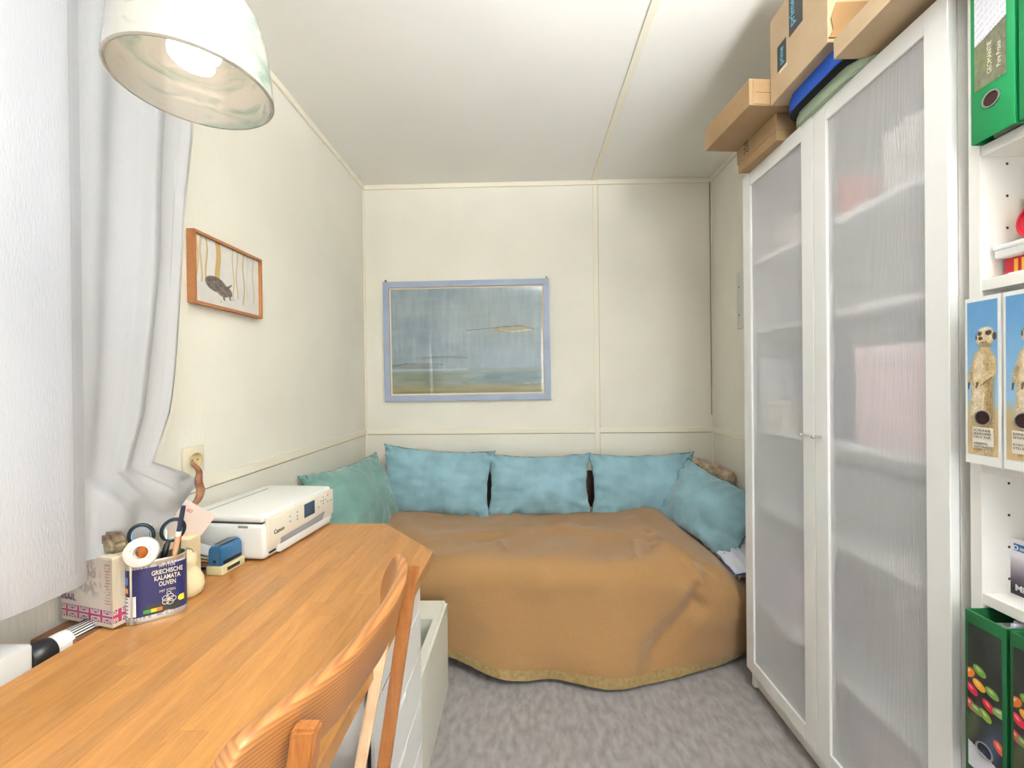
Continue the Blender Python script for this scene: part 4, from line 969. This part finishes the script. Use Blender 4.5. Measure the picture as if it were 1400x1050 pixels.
# ------------------------------------------------------------------ wardrobe
CX, CY0, CY1 = .871, .883, 1.683
t = thing('wardrobe', 'tall white cabinet with two ribbed frosted-glass doors beside the bed', 'cabinet', (1.03, 1.283, 0))
ox, oy = 1.03, 1.283
def LB(x0, x1, y0, y1, z0, z1): return (x0 - ox, x1 - ox, y0 - oy, y1 - oy, z0, z1)
CB = XR - .003
boxes('side_panel', [LB(.892, CB, CY0 + .001, CY0 + .019, .012, 2.0)], M_WHITE2, t); boxes('side_panel', [LB(.892, CB, CY1 - .019, CY1 - .001, .012, 2.0)], M_WHITE2, t)
boxes('top_panel', [LB(.892, CB, CY0 + .019, CY1 - .019, 1.982, 2.0)], M_WHITE2, t); boxes('bottom_panel', [LB(.892, CB, CY0 + .019, CY1 - .019, .085, .103)], M_WHITE2, t)
boxes('back_panel', [LB(CB - .004, CB, CY0 + .019, CY1 - .019, .103, 1.982)], M_WHITE2, t); boxes('plinth', [LB(.905, .92, CY0 + .019, CY1 - .019, .012, .085)], M_WHITE2, t)
SHZ = [.350, .735, 1.018, 1.392, 1.655]
for z in SHZ: boxes('shelf', [LB(.897, CB - .005, CY0 + .020, CY1 - .020, z, z + .018)], M_WHITE, t)
def ribbed(y0, y1, z0, z1, x):
    n = int((y1 - y0) / .0048); vs, fs = [], []; th = .005
    for i in range(n * 4 + 1):
        y = y0 + (y1 - y0) * i / (n * 4); ph = i / 4 * 2 * PI; d = .0006 * (1 + math.cos(ph))
        for (xx, z) in ((x - d, z0), (x - d, z1), (x + th, z1), (x + th, z0)): vs.append((xx - ox, y - oy, z))
    for i in range(n * 4):
        for k in range(4): fs.append((i * 4 + k, i * 4 + (k + 1) % 4, (i + 1) * 4 + (k + 1) % 4, (i + 1) * 4 + k))
    fs.append((0, 3, 2, 1)); e = n * 16; fs.append((e, e + 1, e + 2, e + 3))
    me = mesh_from('glass_pane', vs, fs); bm = bmesh.new(); bm.from_mesh(me); bm.faces.ensure_lookup_table()
    for i_, f_ in enumerate(bm.faces): f_.material_index = 0 if (i_ < n * 16 and i_ % 4 == 0) else 1
    return bm_mesh('glass_pane', bm, [M_FROST, M_CLEARPL])
for (y0, y1, kn) in ((CY1 - .3985, CY1 - .0005, 'L'), (CY0 + .0005, CY0 + .3985, 'R')):
    d = link('door', None, t); bpy.data.objects.remove(d)
    bm = bmesh.new(); z0, z1 = .083, 2.003; fw = .052; fb = .05
    for b in ((CX, .890, y0, y0 + fw, z0, z1), (CX, .890, y1 - fw, y1, z0, z1), (CX, .890, y0 + fw, y1 - fw, z1 - fb, z1), (CX, .890, y0 + fw, y1 - fw, z0, z0 + fb)): add_box(bm, *LB(*b))
    bmesh.ops.bevel(bm, geom=list(bm.edges), offset=.0012, segments=1, affect='EDGES')
    d = link('door', bm_mesh('door', bm, M_WHITE), t)
    link('glass_pane', ribbed(y0 + fw - .004, y1 - fw + .004, z0 + fb - .004, z1 - fb + .004, CX + .008), d, label='ribbed frosted pane')
    ky = y0 + .026 if kn == 'L' else y1 - .026
    lathe('knob', [(.0003, 0), (.0042, 0), (.0038, .016), (.0062, .021), (.0065, .025), (.005, .028), (.0003, .0285)], M_STEEL, d, 20, loc=(CX - ox, ky - oy, 1.045), rot=(0, -PI / 2, 0))
# things behind the frosted panes
def inbox(name, label, cat, x0, y0, y1, z, h, col, d=.2, extra=None):
    r_ = thing(name, label, cat, (x0 + d / 2, (y0 + y1) / 2, z + .0005)); w2 = (y1 - y0) / 2
    box('box_body', (-d / 2, d / 2, -w2, w2, 0, h * .8), mat('paper_%d_%d_%d' % col, col, .7), r_, bev=.002); box('box_lid', (-d / 2 - .002, d / 2 + .002, -w2 - .002, w2 + .002, h * .8, h), mat('lid_%d_%d_%d' % col, tuple(min(255, q + 10) for q in col), .7), r_, bev=.002)
    return r_
inbox('storage_carton', 'large pale pink box behind the right frosted door above the middle shelf', 'box', .905, .93, 1.17, 1.036, .26, (236, 206, 210), .2)
inbox('storage_carton', 'orange-red box behind the right frosted door on the top shelf', 'box', .93, 1.225, 1.265, 1.673, .12, (226, 120, 96), .12)
inbox('storage_carton', 'beige box behind the right frosted door on the top shelf', 'box', .94, .98, 1.12, 1.673, .17, (216, 208, 200), .16)
inbox('storage_carton', 'cream flat box behind the left frosted door on the middle shelf', 'box', .91, 1.45, 1.60, 1.036, .10, (230, 218, 196), .18)
inbox('storage_carton', 'white upright box behind the left frosted door on the middle shelf', 'box', .91, 1.60, 1.655, 1.036, .26, (238, 238, 240), .2)
inbox('storage_carton', 'blue-grey box behind the left frosted door on the middle shelf', 'box', .93, 1.33, 1.43, 1.036, .22, (150, 158, 184), .2)
inbox('storage_carton', 'white box behind the left frosted door on the upper shelf', 'box', .93, 1.34, 1.56, 1.673, .10, (230, 216, 206), .16)
inbox('storage_carton', 'lilac box behind the left frosted door on the lowest shelf', 'box', .94, 1.42, 1.62, .368, .18, (206, 190, 204), .18)
inbox('storage_carton', 'rose box behind the frosted doors in the bottom compartment', 'box', .96, 1.05, 1.28, .1035, .14, (216, 196, 198), .16)

# on top of the wardrobe
def carton(name, label, x0, x1, y0, y1, z0, z1, m, rotz=0, ridge=None, **k):
    cx_, cy_ = (x0 + x1) / 2, (y0 + y1) / 2; a, b = (x1 - x0) / 2, (y1 - y0) / 2
    r_ = thing(name, label, 'cardboard box', (cx_, cy_, z0), rotz); box('carton_body', (-a, a, -b, b, 0, z1 - z0), m, r_, bev=.0015, seg=1)
    return r_, a, b
zt = 2.0035
r_, a, b = carton('flat_carton', 'flat brown carton with a handwritten number on the far end of the wardrobe', .838, 1.16, 1.425, 1.648, zt, zt + .088, M_CARD2, rotz=.06)
box('carton_lid', (-a - .003, a + .003, -b - .003, b + .003, .032, .0885), M_CARD2, r_, bev=.0015, seg=1)
text('handwritten_number', '2580', .040, M_INK, r_, (-a - .0040, .04, .044), (PI / 2, -PI / 2, -PI / 2), squeeze=.8)
r_, a, b = carton('long_carton', 'brown cardboard box stacked on the flat carton, jutting out nearest the bed', .720, 1.06, 1.385, 1.655, zt + .0895, zt + .175, M_CARD2, rotz=.09)
boxes('end_flap', [(-a + .012, a - .01, -b - .002, -b - .0003, .004, .082)], M_CARD2, r_)
boxes('flap_seam', [(-a + .02, a - .01, -b - .0026, -b - .002, .040, .0412)], mat('seam_brown', (110, 80, 46), .8), r_)
# mats
def mat_pad(name, label, x0, x1, y0, y1, z0, z1, m, edge=None):
    r_ = thing(name, label, 'foam pad', ((x0 + x1) / 2, (y0 + y1) / 2, z0)); a, b = (x1 - x0) / 2, (y1 - y0) / 2
    pts = [];
    for i in range(40):
        q = 2 * PI * i / 40; c_, s_ = math.cos(q), math.sin(q); pts.append((a * abs(c_) ** (2 / 5) * (1 if c_ > 0 else -1), b * abs(s_) ** (2 / 5) * (1 if s_ > 0 else -1)))
    prism('pad', pts, .003 if edge else 0, z1 - z0, m, r_, bev=.008, seg=3)
    if edge: prism('pad_backing', [(x * .995, y * .995) for x, y in pts], 0, .005, edge, r_)
    return r_
mat_pad('sage_pad', 'sage green foam pad lying on the wardrobe top under the blue one', .858, 1.15, 1.075, 1.385, zt, zt + .034, mat('sage_fabric', (166, 184, 158), .8))
mat_pad('blue_pad', 'bright blue foam pad with a black underside beneath the large taped box', .832, 1.15, 1.060, 1.380, zt + .0345, zt + .084, mat('blue_fabric', (34, 88, 196), .75), mat('black_fabric', (24, 24, 28), .8))
zz = zt + .088
r_, a, b = carton('large_carton', 'large torn cardboard box with black packing tape on top of the foam pads', .800, 1.15, 1.118, 1.372, zz - .0035, zz + .265, M_CARD)
M_TAPE = mat('black_tape', (44, 46, 52), .35); M_TB = mat('tape_blue_ink', (110, 190, 220), .5)
boxes('packing_tape', [(-a - .0008, -a, -.030, .030, .14, .272)], M_TAPE, r_, label='black packing tape')
boxes('packing_tape', [(-a - .0008, -a, .045, .088, .078, .155)], M_TAPE, r_, label='black packing tape')
text('tape_lettering', 'prime', .034, M_TB, r_, (-a - .0012, .004, .16), (PI / 2, -PI / 2, -PI / 2)); text('tape_lettering', 'prime', .027, M_TB, r_, (-a - .0014, .058, .086), (PI / 2, -PI / 2, -PI / 2), squeeze=.85)
boxes('tape_scrap', [(-a - .0009, -a, .040, .078, .066, .077)], mat('torn_paper', (220, 205, 180), .8), r_)
prism('shaded_torn_flap', [(-a + .0, .01), (-a + .012, .03), (-a + .006, .06), (-a + .02, .10), (-a + .20, .10), (-a + .22, .01)], -b - .004, -b - .001, mat('painted_shade_card', (150, 118, 80), .85), r_, plane='XZ')  # darker card colour paints shade onto the near face of the box
r_ = thing('shallow_carton', 'shallow open cardboard tray on the wardrobe top nearest the bookcase', 'cardboard box', (.975, .83, zt + .0245), 0)
a, b = .175, .268; h = .050
boxes('tray_body', [(-a, a, -b, b, 0, .004), (-a, -a + .004, -b, b, .004, h), (a - .004, a, -b, b, .004, h), (-a + .004, a - .004, -b, -b + .004, .004, h), (-a + .004, a - .004, b - .004, b, .004, h)], M_CARD, r_)
r2 = thing('upright_carton', 'tan cardboard box standing inside the shallow tray', 'cardboard box', (1.01, .90, zt + .0290)); box('carton_body', (-.12, .13, -.17, .17, 0, .24), mat('amber_card', (206, 164, 98), .8), r2, bev=.002)
boxes('side_flap', [(-.1225, -.1205, -.16, .168, .12, .236)], MATS['amber_card'], r2)
ob = thing('support_box', 'flat grey box under the shallow cardboard tray', 'box', (1.02, .80, zt)); box('box_body', (-.10, .13, -.20, .20, 0, .0235), mat('grey_card', (120, 112, 104), .8), ob); box('box_rim', (-.102, .132, -.202, .202, .016, .0238), MATS['grey_card'], ob)

# ------------------------------------------------------------------ bookcase
t = thing('bookcase', 'open white bookcase at the right edge beside the frosted cabinet', 'bookcase', (1.03, .463, 0)); oy = .463
BF = .890; BY0, BY1 = .063, .863
for y0 in (BY0, BY1 - .020): boxes('side_panel', [LB(BF, CB, y0, y0 + .020, 0, 2.02)], M_WHITE2, t)
boxes('top_panel', [LB(BF, CB, BY0 + .02, BY1 - .02, 2.0, 2.02)], M_WHITE2, t); boxes('back_panel', [LB(CB - .004, CB, BY0 + .02, BY1 - .02, .08, 2.0)], M_WHITE2, t); boxes('plinth', [LB(BF + .01, BF + .025, BY0 + .02, BY1 - .02, 0, .08)], M_WHITE2, t)
BS = [1.662, 1.403, 1.050, .794, .445, .10]
for z in BS: box('shelf', LB(BF + .002, CB - .005, BY0 + .0205, BY1 - .0205, z - .021, z), M_WHITE2, t, bev=.0008, seg=1)
for i in range(30):
    z = .14 + .062 * i
    if min(abs(z - (q - .01)) for q in BS) > .02:
        lathe('shelf_pin_hole', [(.0028, .0001), (.0026, .0003), (.0002, .0003)], mat('hole_dark', (60, 46, 36), .8), t, 8, loc=(BF + .052 - ox, BY1 - .0200 - oy, z), rot=(PI / 2, 0, 0))
# binders
def binder(label, y1, y0, z, x, h, m, group=None, depth=.275):
    r_ = thing('ring_binder', label, 'binder', (x, (y0 + y1) / 2, z + .0005), group=group); w2 = (y1 - y0) / 2
    boxes('cover', [(.002, depth, -w2, -w2 + .003, 0, h), (.002, depth, w2 - .003, w2, 0, h)], m, r_, bev=.0008)
    box('spine', (0, .004, -w2, w2, 0, h), m, r_, bev=.0012)
    box('paper_block', (.03, depth - .01, -w2 + .010, w2 - .012, .008, h - .022), M_WHITE2, r_)
    return r_, w2
def ringhole(r_, y, z, par=None):
    lathe('finger_ring', [(.0125, .0), (.0150, .0), (.0150, .0022), (.0125, .0022), (.0125, 0)], M_STEEL, r_, 32, loc=(-.0002, y, z), rot=(0, -PI / 2, 0))
    lathe('finger_hole', [(.0126, .0004), (.0120, .0006), (.0002, .0006)], mat('hole_brown', (48, 22, 20), .7), r_, 28, loc=(-.0002, y, z), rot=(0, -PI / 2, 0))
M_GR = mat('green_binder', (18, 142, 82), .45); M_GR2 = mat('dark_green_binder', (20, 92, 50), .45)
bd1 = [(.841, .768), (.762, .689)]
for i, (y1, y0) in enumerate(bd1):
    r_, w2 = binder('bright green ring binder with a slanted photo label on the top bookcase shelf' if i == 0 else 'bright green ring binder mostly hidden at the right of the labelled one', y1, y0, 1.662, .872, .318, M_GR)
    if i == 0:
        def lab(u, v):
            n = vnoise(u, v, 14, 26, 6); img = lerp(L3((92, 96, 72)), L3((140, 138, 120)), n); g = vnoise(u, v, 5, 9, 8); img = paint(img, np.clip((g - .5) * 3, 0, 1) * (u < .6) * .6, (128, 140, 60))
            top = v > .46 + .10 * (u - .5) * 1.0
            pl = np.ones(u.shape + (3,)) * L3((226, 226, 236)); pl = paint(pl, ((np.sin((v - .15 * u) * 95) > .8) & (vnoise(u, v, 30, 3, 3) > .42)) * .35, (150, 150, 170))
            return np.where(top[..., None], pl, img)
        painted('spine_label', 2 * w2 - .020, .205, 50, 140, lab, M_PRINT, r_, (-.0008, w2 - .008, .098), rot=(0, 0, -PI / 2))
        text('spine_lettering', 'GEOMANTIE', .0105, M_CR, r_, (-.0014, -.001, .116), (PI / 2, -PI / 2, -PI / 2)); text('spine_lettering', 'Pure Praxis', .010, M_CR, r_, (-.0014, -.016, .118), (PI / 2, -PI / 2, -PI / 2))
        ringhole(r_, 0, .068)
    else: ringhole(r_, 0, .068)
# meerkat magazine files
def meer(shift):
    def fn(u, v):
        V = v * 4.49; x = u - shift; n = vnoise(u, v, 5, 14, 2); f_ = vnoise(u, v, 40, 160, 5); f2 = vnoise(u, v, 14, 30, 9)
        img = lerp(L3((92, 146, 194)), L3((158, 196, 224)), np.clip((1.0 - v) * 1.2 + .2 * (n - .5), 0, 1))
        img = paint(img, np.clip((1.65 + .2 * (n - .5) - V) / .4, 0, 1), (188, 168, 128)); img = paint(img, np.clip((.42 + .15 * (n - .5) - V) / .2, 0, 1) * .8, (212, 184, 132))
        def E_(cx, cy, rx, ry, ro=0, so=.12): return ell(x, V, cx, cy, rx, ry, ro, so)
        def G(x0, y0, x1, y1, w0, w1, so=.12): return seg(x, V, x0, y0, x1, y1, w0, w1, so)
        body = np.maximum.reduce([G(.60, 3.2, .57, 2.9, .16, .22), G(.55, 2.75, .50, 2.2, .36, .36), G(.50, 2.2, .42, .9, .35, .33), G(.42, .9, .52, .25, .33, .36), G(.64, 1.2, .74, .35, .2, .2), G(.30, 2.72, .10, 2.25, .12, .08)])
        img = paint(img, body, (186, 162, 120)); img = paint(img, G(.42, 2.85, .30, 1.2, .13, .16, .8) * .75, (218, 206, 182)); img = paint(img, G(.80, 2.7, .72, 1.0, .12, .16, .8) * .6, (140, 112, 66)); img = paint(img, G(.55, 1.8, .46, 1.0, .03, .03, .9) * .5, (232, 226, 212))
        img = paint(img, G(.82, 2.75, .84, 2.45, .13, .11, .2), (196, 172, 126)); img = paint(img, G(.84, 2.42, .36, 2.12, .11, .07, .2), (200, 178, 134)); img = paint(img, G(.80, 2.25, .44, 2.02, .03, .02, .8) * .7, (104, 80, 50))
        img = paint(img, G(.16, 2.5, .06, 2.1, .08, .05, .2), (170, 148, 110)); img = paint(img, G(.05, 2.08, .03, 1.92, .035, .02), (70, 56, 42)); img = paint(img, G(.33, 2.08, .30, 1.96, .05, .03), (96, 76, 54))
        head = np.maximum.reduce([E_(.62, 3.46, .29, .25), E_(.50, 3.36, .20, .15, .1), E_(.60, 3.25, .2, .14)])
        img = paint(img, head, (208, 188, 150)); img = paint(img, E_(.60, 3.2, .2, .07, 0, .6) * .7, (124, 98, 66)); img = paint(img, E_(.62, 3.66, .2, .06, 0, .9) * .6, (232, 222, 200))
        img = paint(img, E_(.90, 3.44, .065, .11, 0, .3), (54, 42, 38)); img = paint(img, E_(.31, 3.44, .03, .08, 0, .3), (80, 64, 52))
        img = paint(img, E_(.71, 3.55, .10, .07, .1, .5), (62, 44, 36)); img = paint(img, E_(.42, 3.54, .07, .065, 0, .5), (62, 44, 36)); img = paint(img, E_(.45, 3.40, .075, .05, 0, .4), (70, 46, 42)); img = paint(img, G(.42, 3.27, .66, 3.29, .016, .010, .6) * .8, (92, 66, 48))
        return img + ((f_ - .5) * .30 + (f2 - .5) * .22)[..., None] * np.clip(body + head, 0, 1)[..., None]
    return fn
for i, (y1, y0, sh, tx) in enumerate(((.842, .781, 0, 'SCANNER\nSENDUNG\nDRUCKER\n\nARBEITS-\nVERTRAEGE'), (.777, .716, .16, 'BANK\nSPARKASSE\n\nKONTEN\nSTEUER'))):
    r_ = thing('magazine_file', 'white magazine file with a standing meerkat photo, nearest the cabinet' if i == 0 else 'white magazine file cut off by the frame, with a second meerkat photo', 'magazine file', (.860, (y0 + y1) / 2, 1.0508)); w2 = (y1 - y0) / 2; h = .315
    boxes('file_body', [(0, .26, -w2, -w2 + .002, 0, h), (0, .26, w2 - .002, w2, 0, h), (0, .003, -w2 + .002, w2 - .002, 0, h), (.003, .26, -w2 + .002, w2 - .002, 0, .003)], M_WHITE, r_)
    painted('meerkat_print', 2 * w2 - .009, h - .026, 60, 200, meer(sh), M_PRINT, r_, (-.0006, w2 - .0045, .018), rot=(0, 0, -PI / 2))
    ringhole(r_, -.001, .088)
    box('handwritten_label', (-.0012, -.0006, -.018, .017, .030, .070), mat('label_paper', (228, 220, 204), .7), r_); text('label_lettering', tx, .0065, mat('pencil_grey', (120, 112, 110), .7), r_, (-.0016, .015, .062), RB)
    box('paper_stack', (.02, .24, -w2 + .006, w2 - .006, .004, .28), M_WHITE2, r_)
# lower shelf: info card box + coffee cherry binders
r_ = thing('info_booklet', 'white boxed booklet with a blue edge and blue logo on the lower bookcase shelf', 'booklet', (.945, .785, .7945), rotz=-.0)
# cover faces the room (toward -x and -y): stand it turned
box('booklet_block', (0, .014, -.060, .070, 0, .108), M_WHITE, r_, bev=.0008)
def cov(u, v):
    n = vnoise(u, v, 4, 4, 1); img = lerp(L3((40, 30, 44)), L3((226, 222, 228)), np.clip((v - .12) * 1.7 + .15 * (n - .5), 0, 1)); img = paint(img, ell(u, v, .75, .36, .45, .16, .5, .8) * .7, (120, 80, 84)); img = paint(img, ((v > .80) & (v < .93) & (u > .12)) * 1., (36, 96, 156)); return img
painted('cover_print', .126, .106, 70, 60, cov, M_PRINT, r_, (-.0008, .067, .001), rot=(0, 0, -PI / 2))
box('blue_spine', (-.0002, .0142, .0702, .0722, 0, .108), mat('bright_blue', (40, 140, 214), .5), r_, label='bright blue spine')
text('cover_lettering', 'Mit einem', .016, M_WI, r_, (-.0014, .050, .010), RB, bold=.0004); text('cover_lettering', 'BEISPIEL', .008, M_WI, r_, (-.0014, .042, .089), RB)
lathe('logo_ring', [(.0028, 0), (.0045, 0), (.0045, .0006), (.0028, .0006), (.0028, 0)], M_WI, r_, 20, loc=(-.0008, .049, .092), rot=(0, -PI / 2, 0))
def cherry(u, v):
    n = vnoise(u, v, 3, 6, 7); img = lerp(L3((28, 30, 34)), L3((58, 66, 62)), n); img = paint(img, ell(u, v, .7, .22, .4, .12, .3, .9) * .7, (66, 84, 122)); img = paint(img, ell(u, v, .1, .3, .3, .1, .3, .9) * .6, (96, 104, 66))
    for (cx_, cy_, c_, ro) in ((.04, .65, (226, 120, 50), .8), (.36, .70, (112, 160, 62), -.5), (.34, .60, (232, 160, 44), -.5), (.72, .60, (120, 164, 74), -.4), (.12, .545, (204, 34, 66), -.7), (.62, .50, (206, 34, 46), -.7), (.08, .43, (204, 56, 62), -.8), (.93, .50, (130, 168, 90), .2), (.52, .42, (132, 164, 54), -.6), (.26, .42, (110, 140, 70), -.3), (.92, .27, (216, 84, 56), -.9)):
        img = paint(img, ell(u, v * 4.7, cx_, cy_ * 4.7, .21, .14, ro, .12), c_); img = paint(img, ell(u, v * 4.7, cx_ - .03, cy_ * 4.7 + .04, .09, .04, ro, .9) * .6, (250, 225, 210))
    pl = v < .145 - .06 * (u - .5); img = paint(img, pl * 1., (214, 214, 222)); img = paint(img, (pl & (np.sin((v + .1 * u) * 220) > .7)) * .25, (150, 150, 170)); return img
for i, (y1, y0) in enumerate(((.842, .772), (.766, .696))):
    r_, w2 = binder('dark green ring binder with a coffee cherry photo, nearest the cabinet' if i == 0 else 'dark green ring binder with a fruit photo, cut off by the right edge', y1, y0, .445, .856, .320, M_GR2)
    painted('cherry_print', 2 * w2 - .012, .275, 60, 200, cherry, M_PRINT, r_, (-.0008, w2 - .006, .022), rot=(0, 0, -PI / 2)); ringhole(r_, 0, .070)
    for q in range(3):
        box('plastic_sleeve', (.03 + .02 * q, .24, -w2 + .012 + .013 * q, -w2 + .020 + .013 * q, .30, .319 - .002 * q), mat('sleeve_lilac', (206, 200, 216), .3, var=.2, vscale=60), r_, bev=.001)
# shelf with small things
r_ = thing('wooden_cube', 'small pale wooden block behind the round red tin', 'wooden block', (1.06, .868 - .03, 1.52)); bpy.data.objects.remove(r_)
t2 = thing('white_carton', 'flat white box on the second bookcase shelf', 'box', (.99, .73, 1.4415)); box('box_body', (-.083, .10, -.11, .104, 0, .023), M_WHITE, t2, bev=.002); box('box_lid', (-.085, .102, -.112, .106, .014, .0240), M_WHITE, t2, bev=.002)
t2 = thing('red_matchbox', 'red and yellow matchbox beneath the flat white box', 'box', (1.00, .765, 1.4035)); box('box_body', (-.070, .10, -.04, .072, 0, .0375), mat('match_red', (200, 36, 56), .5), t2, bev=.001)
boxes('yellow_print', [(-.0708, -.0700, -.034 + .012 * i, -.028 + .012 * i, .004, .034) for i in range(8)], mat('match_yellow', (240, 190, 60), .5), t2)
t2 = thing('paper_sheet', 'loose white paper lying at the front edge of the second bookcase shelf', 'paper', (.945, .70, 1.4035)); box('sheet', (-.052, -.018, -.10, .13, 0, .0012), M_WHITE, t2); box('sheet', (-.050, -.017, -.10, .10, .0014, .0026), M_WHITE, t2)
t2 = thing('red_tin', 'round red-rimmed tin with a colourful pattern on the flat white box', 'tin', (.953, .785, 1.4990), rot=(0, -PI / 2, 0))
lathe('tin_body', [(.0003, 0), (.032, 0), (.033, .003), (.033, .024), (.030, .024), (.0295, .021), (.0003, .021)], mat('tin_red', (176, 26, 44), .35), t2, 48)
def pat(u, v):
    n = vnoise(u, v, 5, 5, 12, 2); img = lerp(L3((190, 30, 70)), L3((60, 50, 110)), np.clip((n - .45) * 8, 0, 1)); n2 = vnoise(u, v, 7, 7, 22, 2); img = paint(img, np.clip((n2 - .62) * 12, 0, 1), (196, 190, 176)); return paint(img, np.clip((.4 - n2) * 12, 0, 1), (52, 120, 110))
pp = painted('tin_pattern', .041, .041, 30, 30, pat, M_PRINT, t2, (-.0205, -.0205, .0216), rot=(-PI / 2, 0, 0))
t2 = thing('wooden_block', 'pale wooden block leaning behind the round red tin', 'wooden block', (.978, .810, 1.4662)); box('block', (-.014, .016, -.03, .026, 0, .092), mat('pale_wood', (222, 182, 116), .6, var=.08, vscale=30), t2, bev=.002)
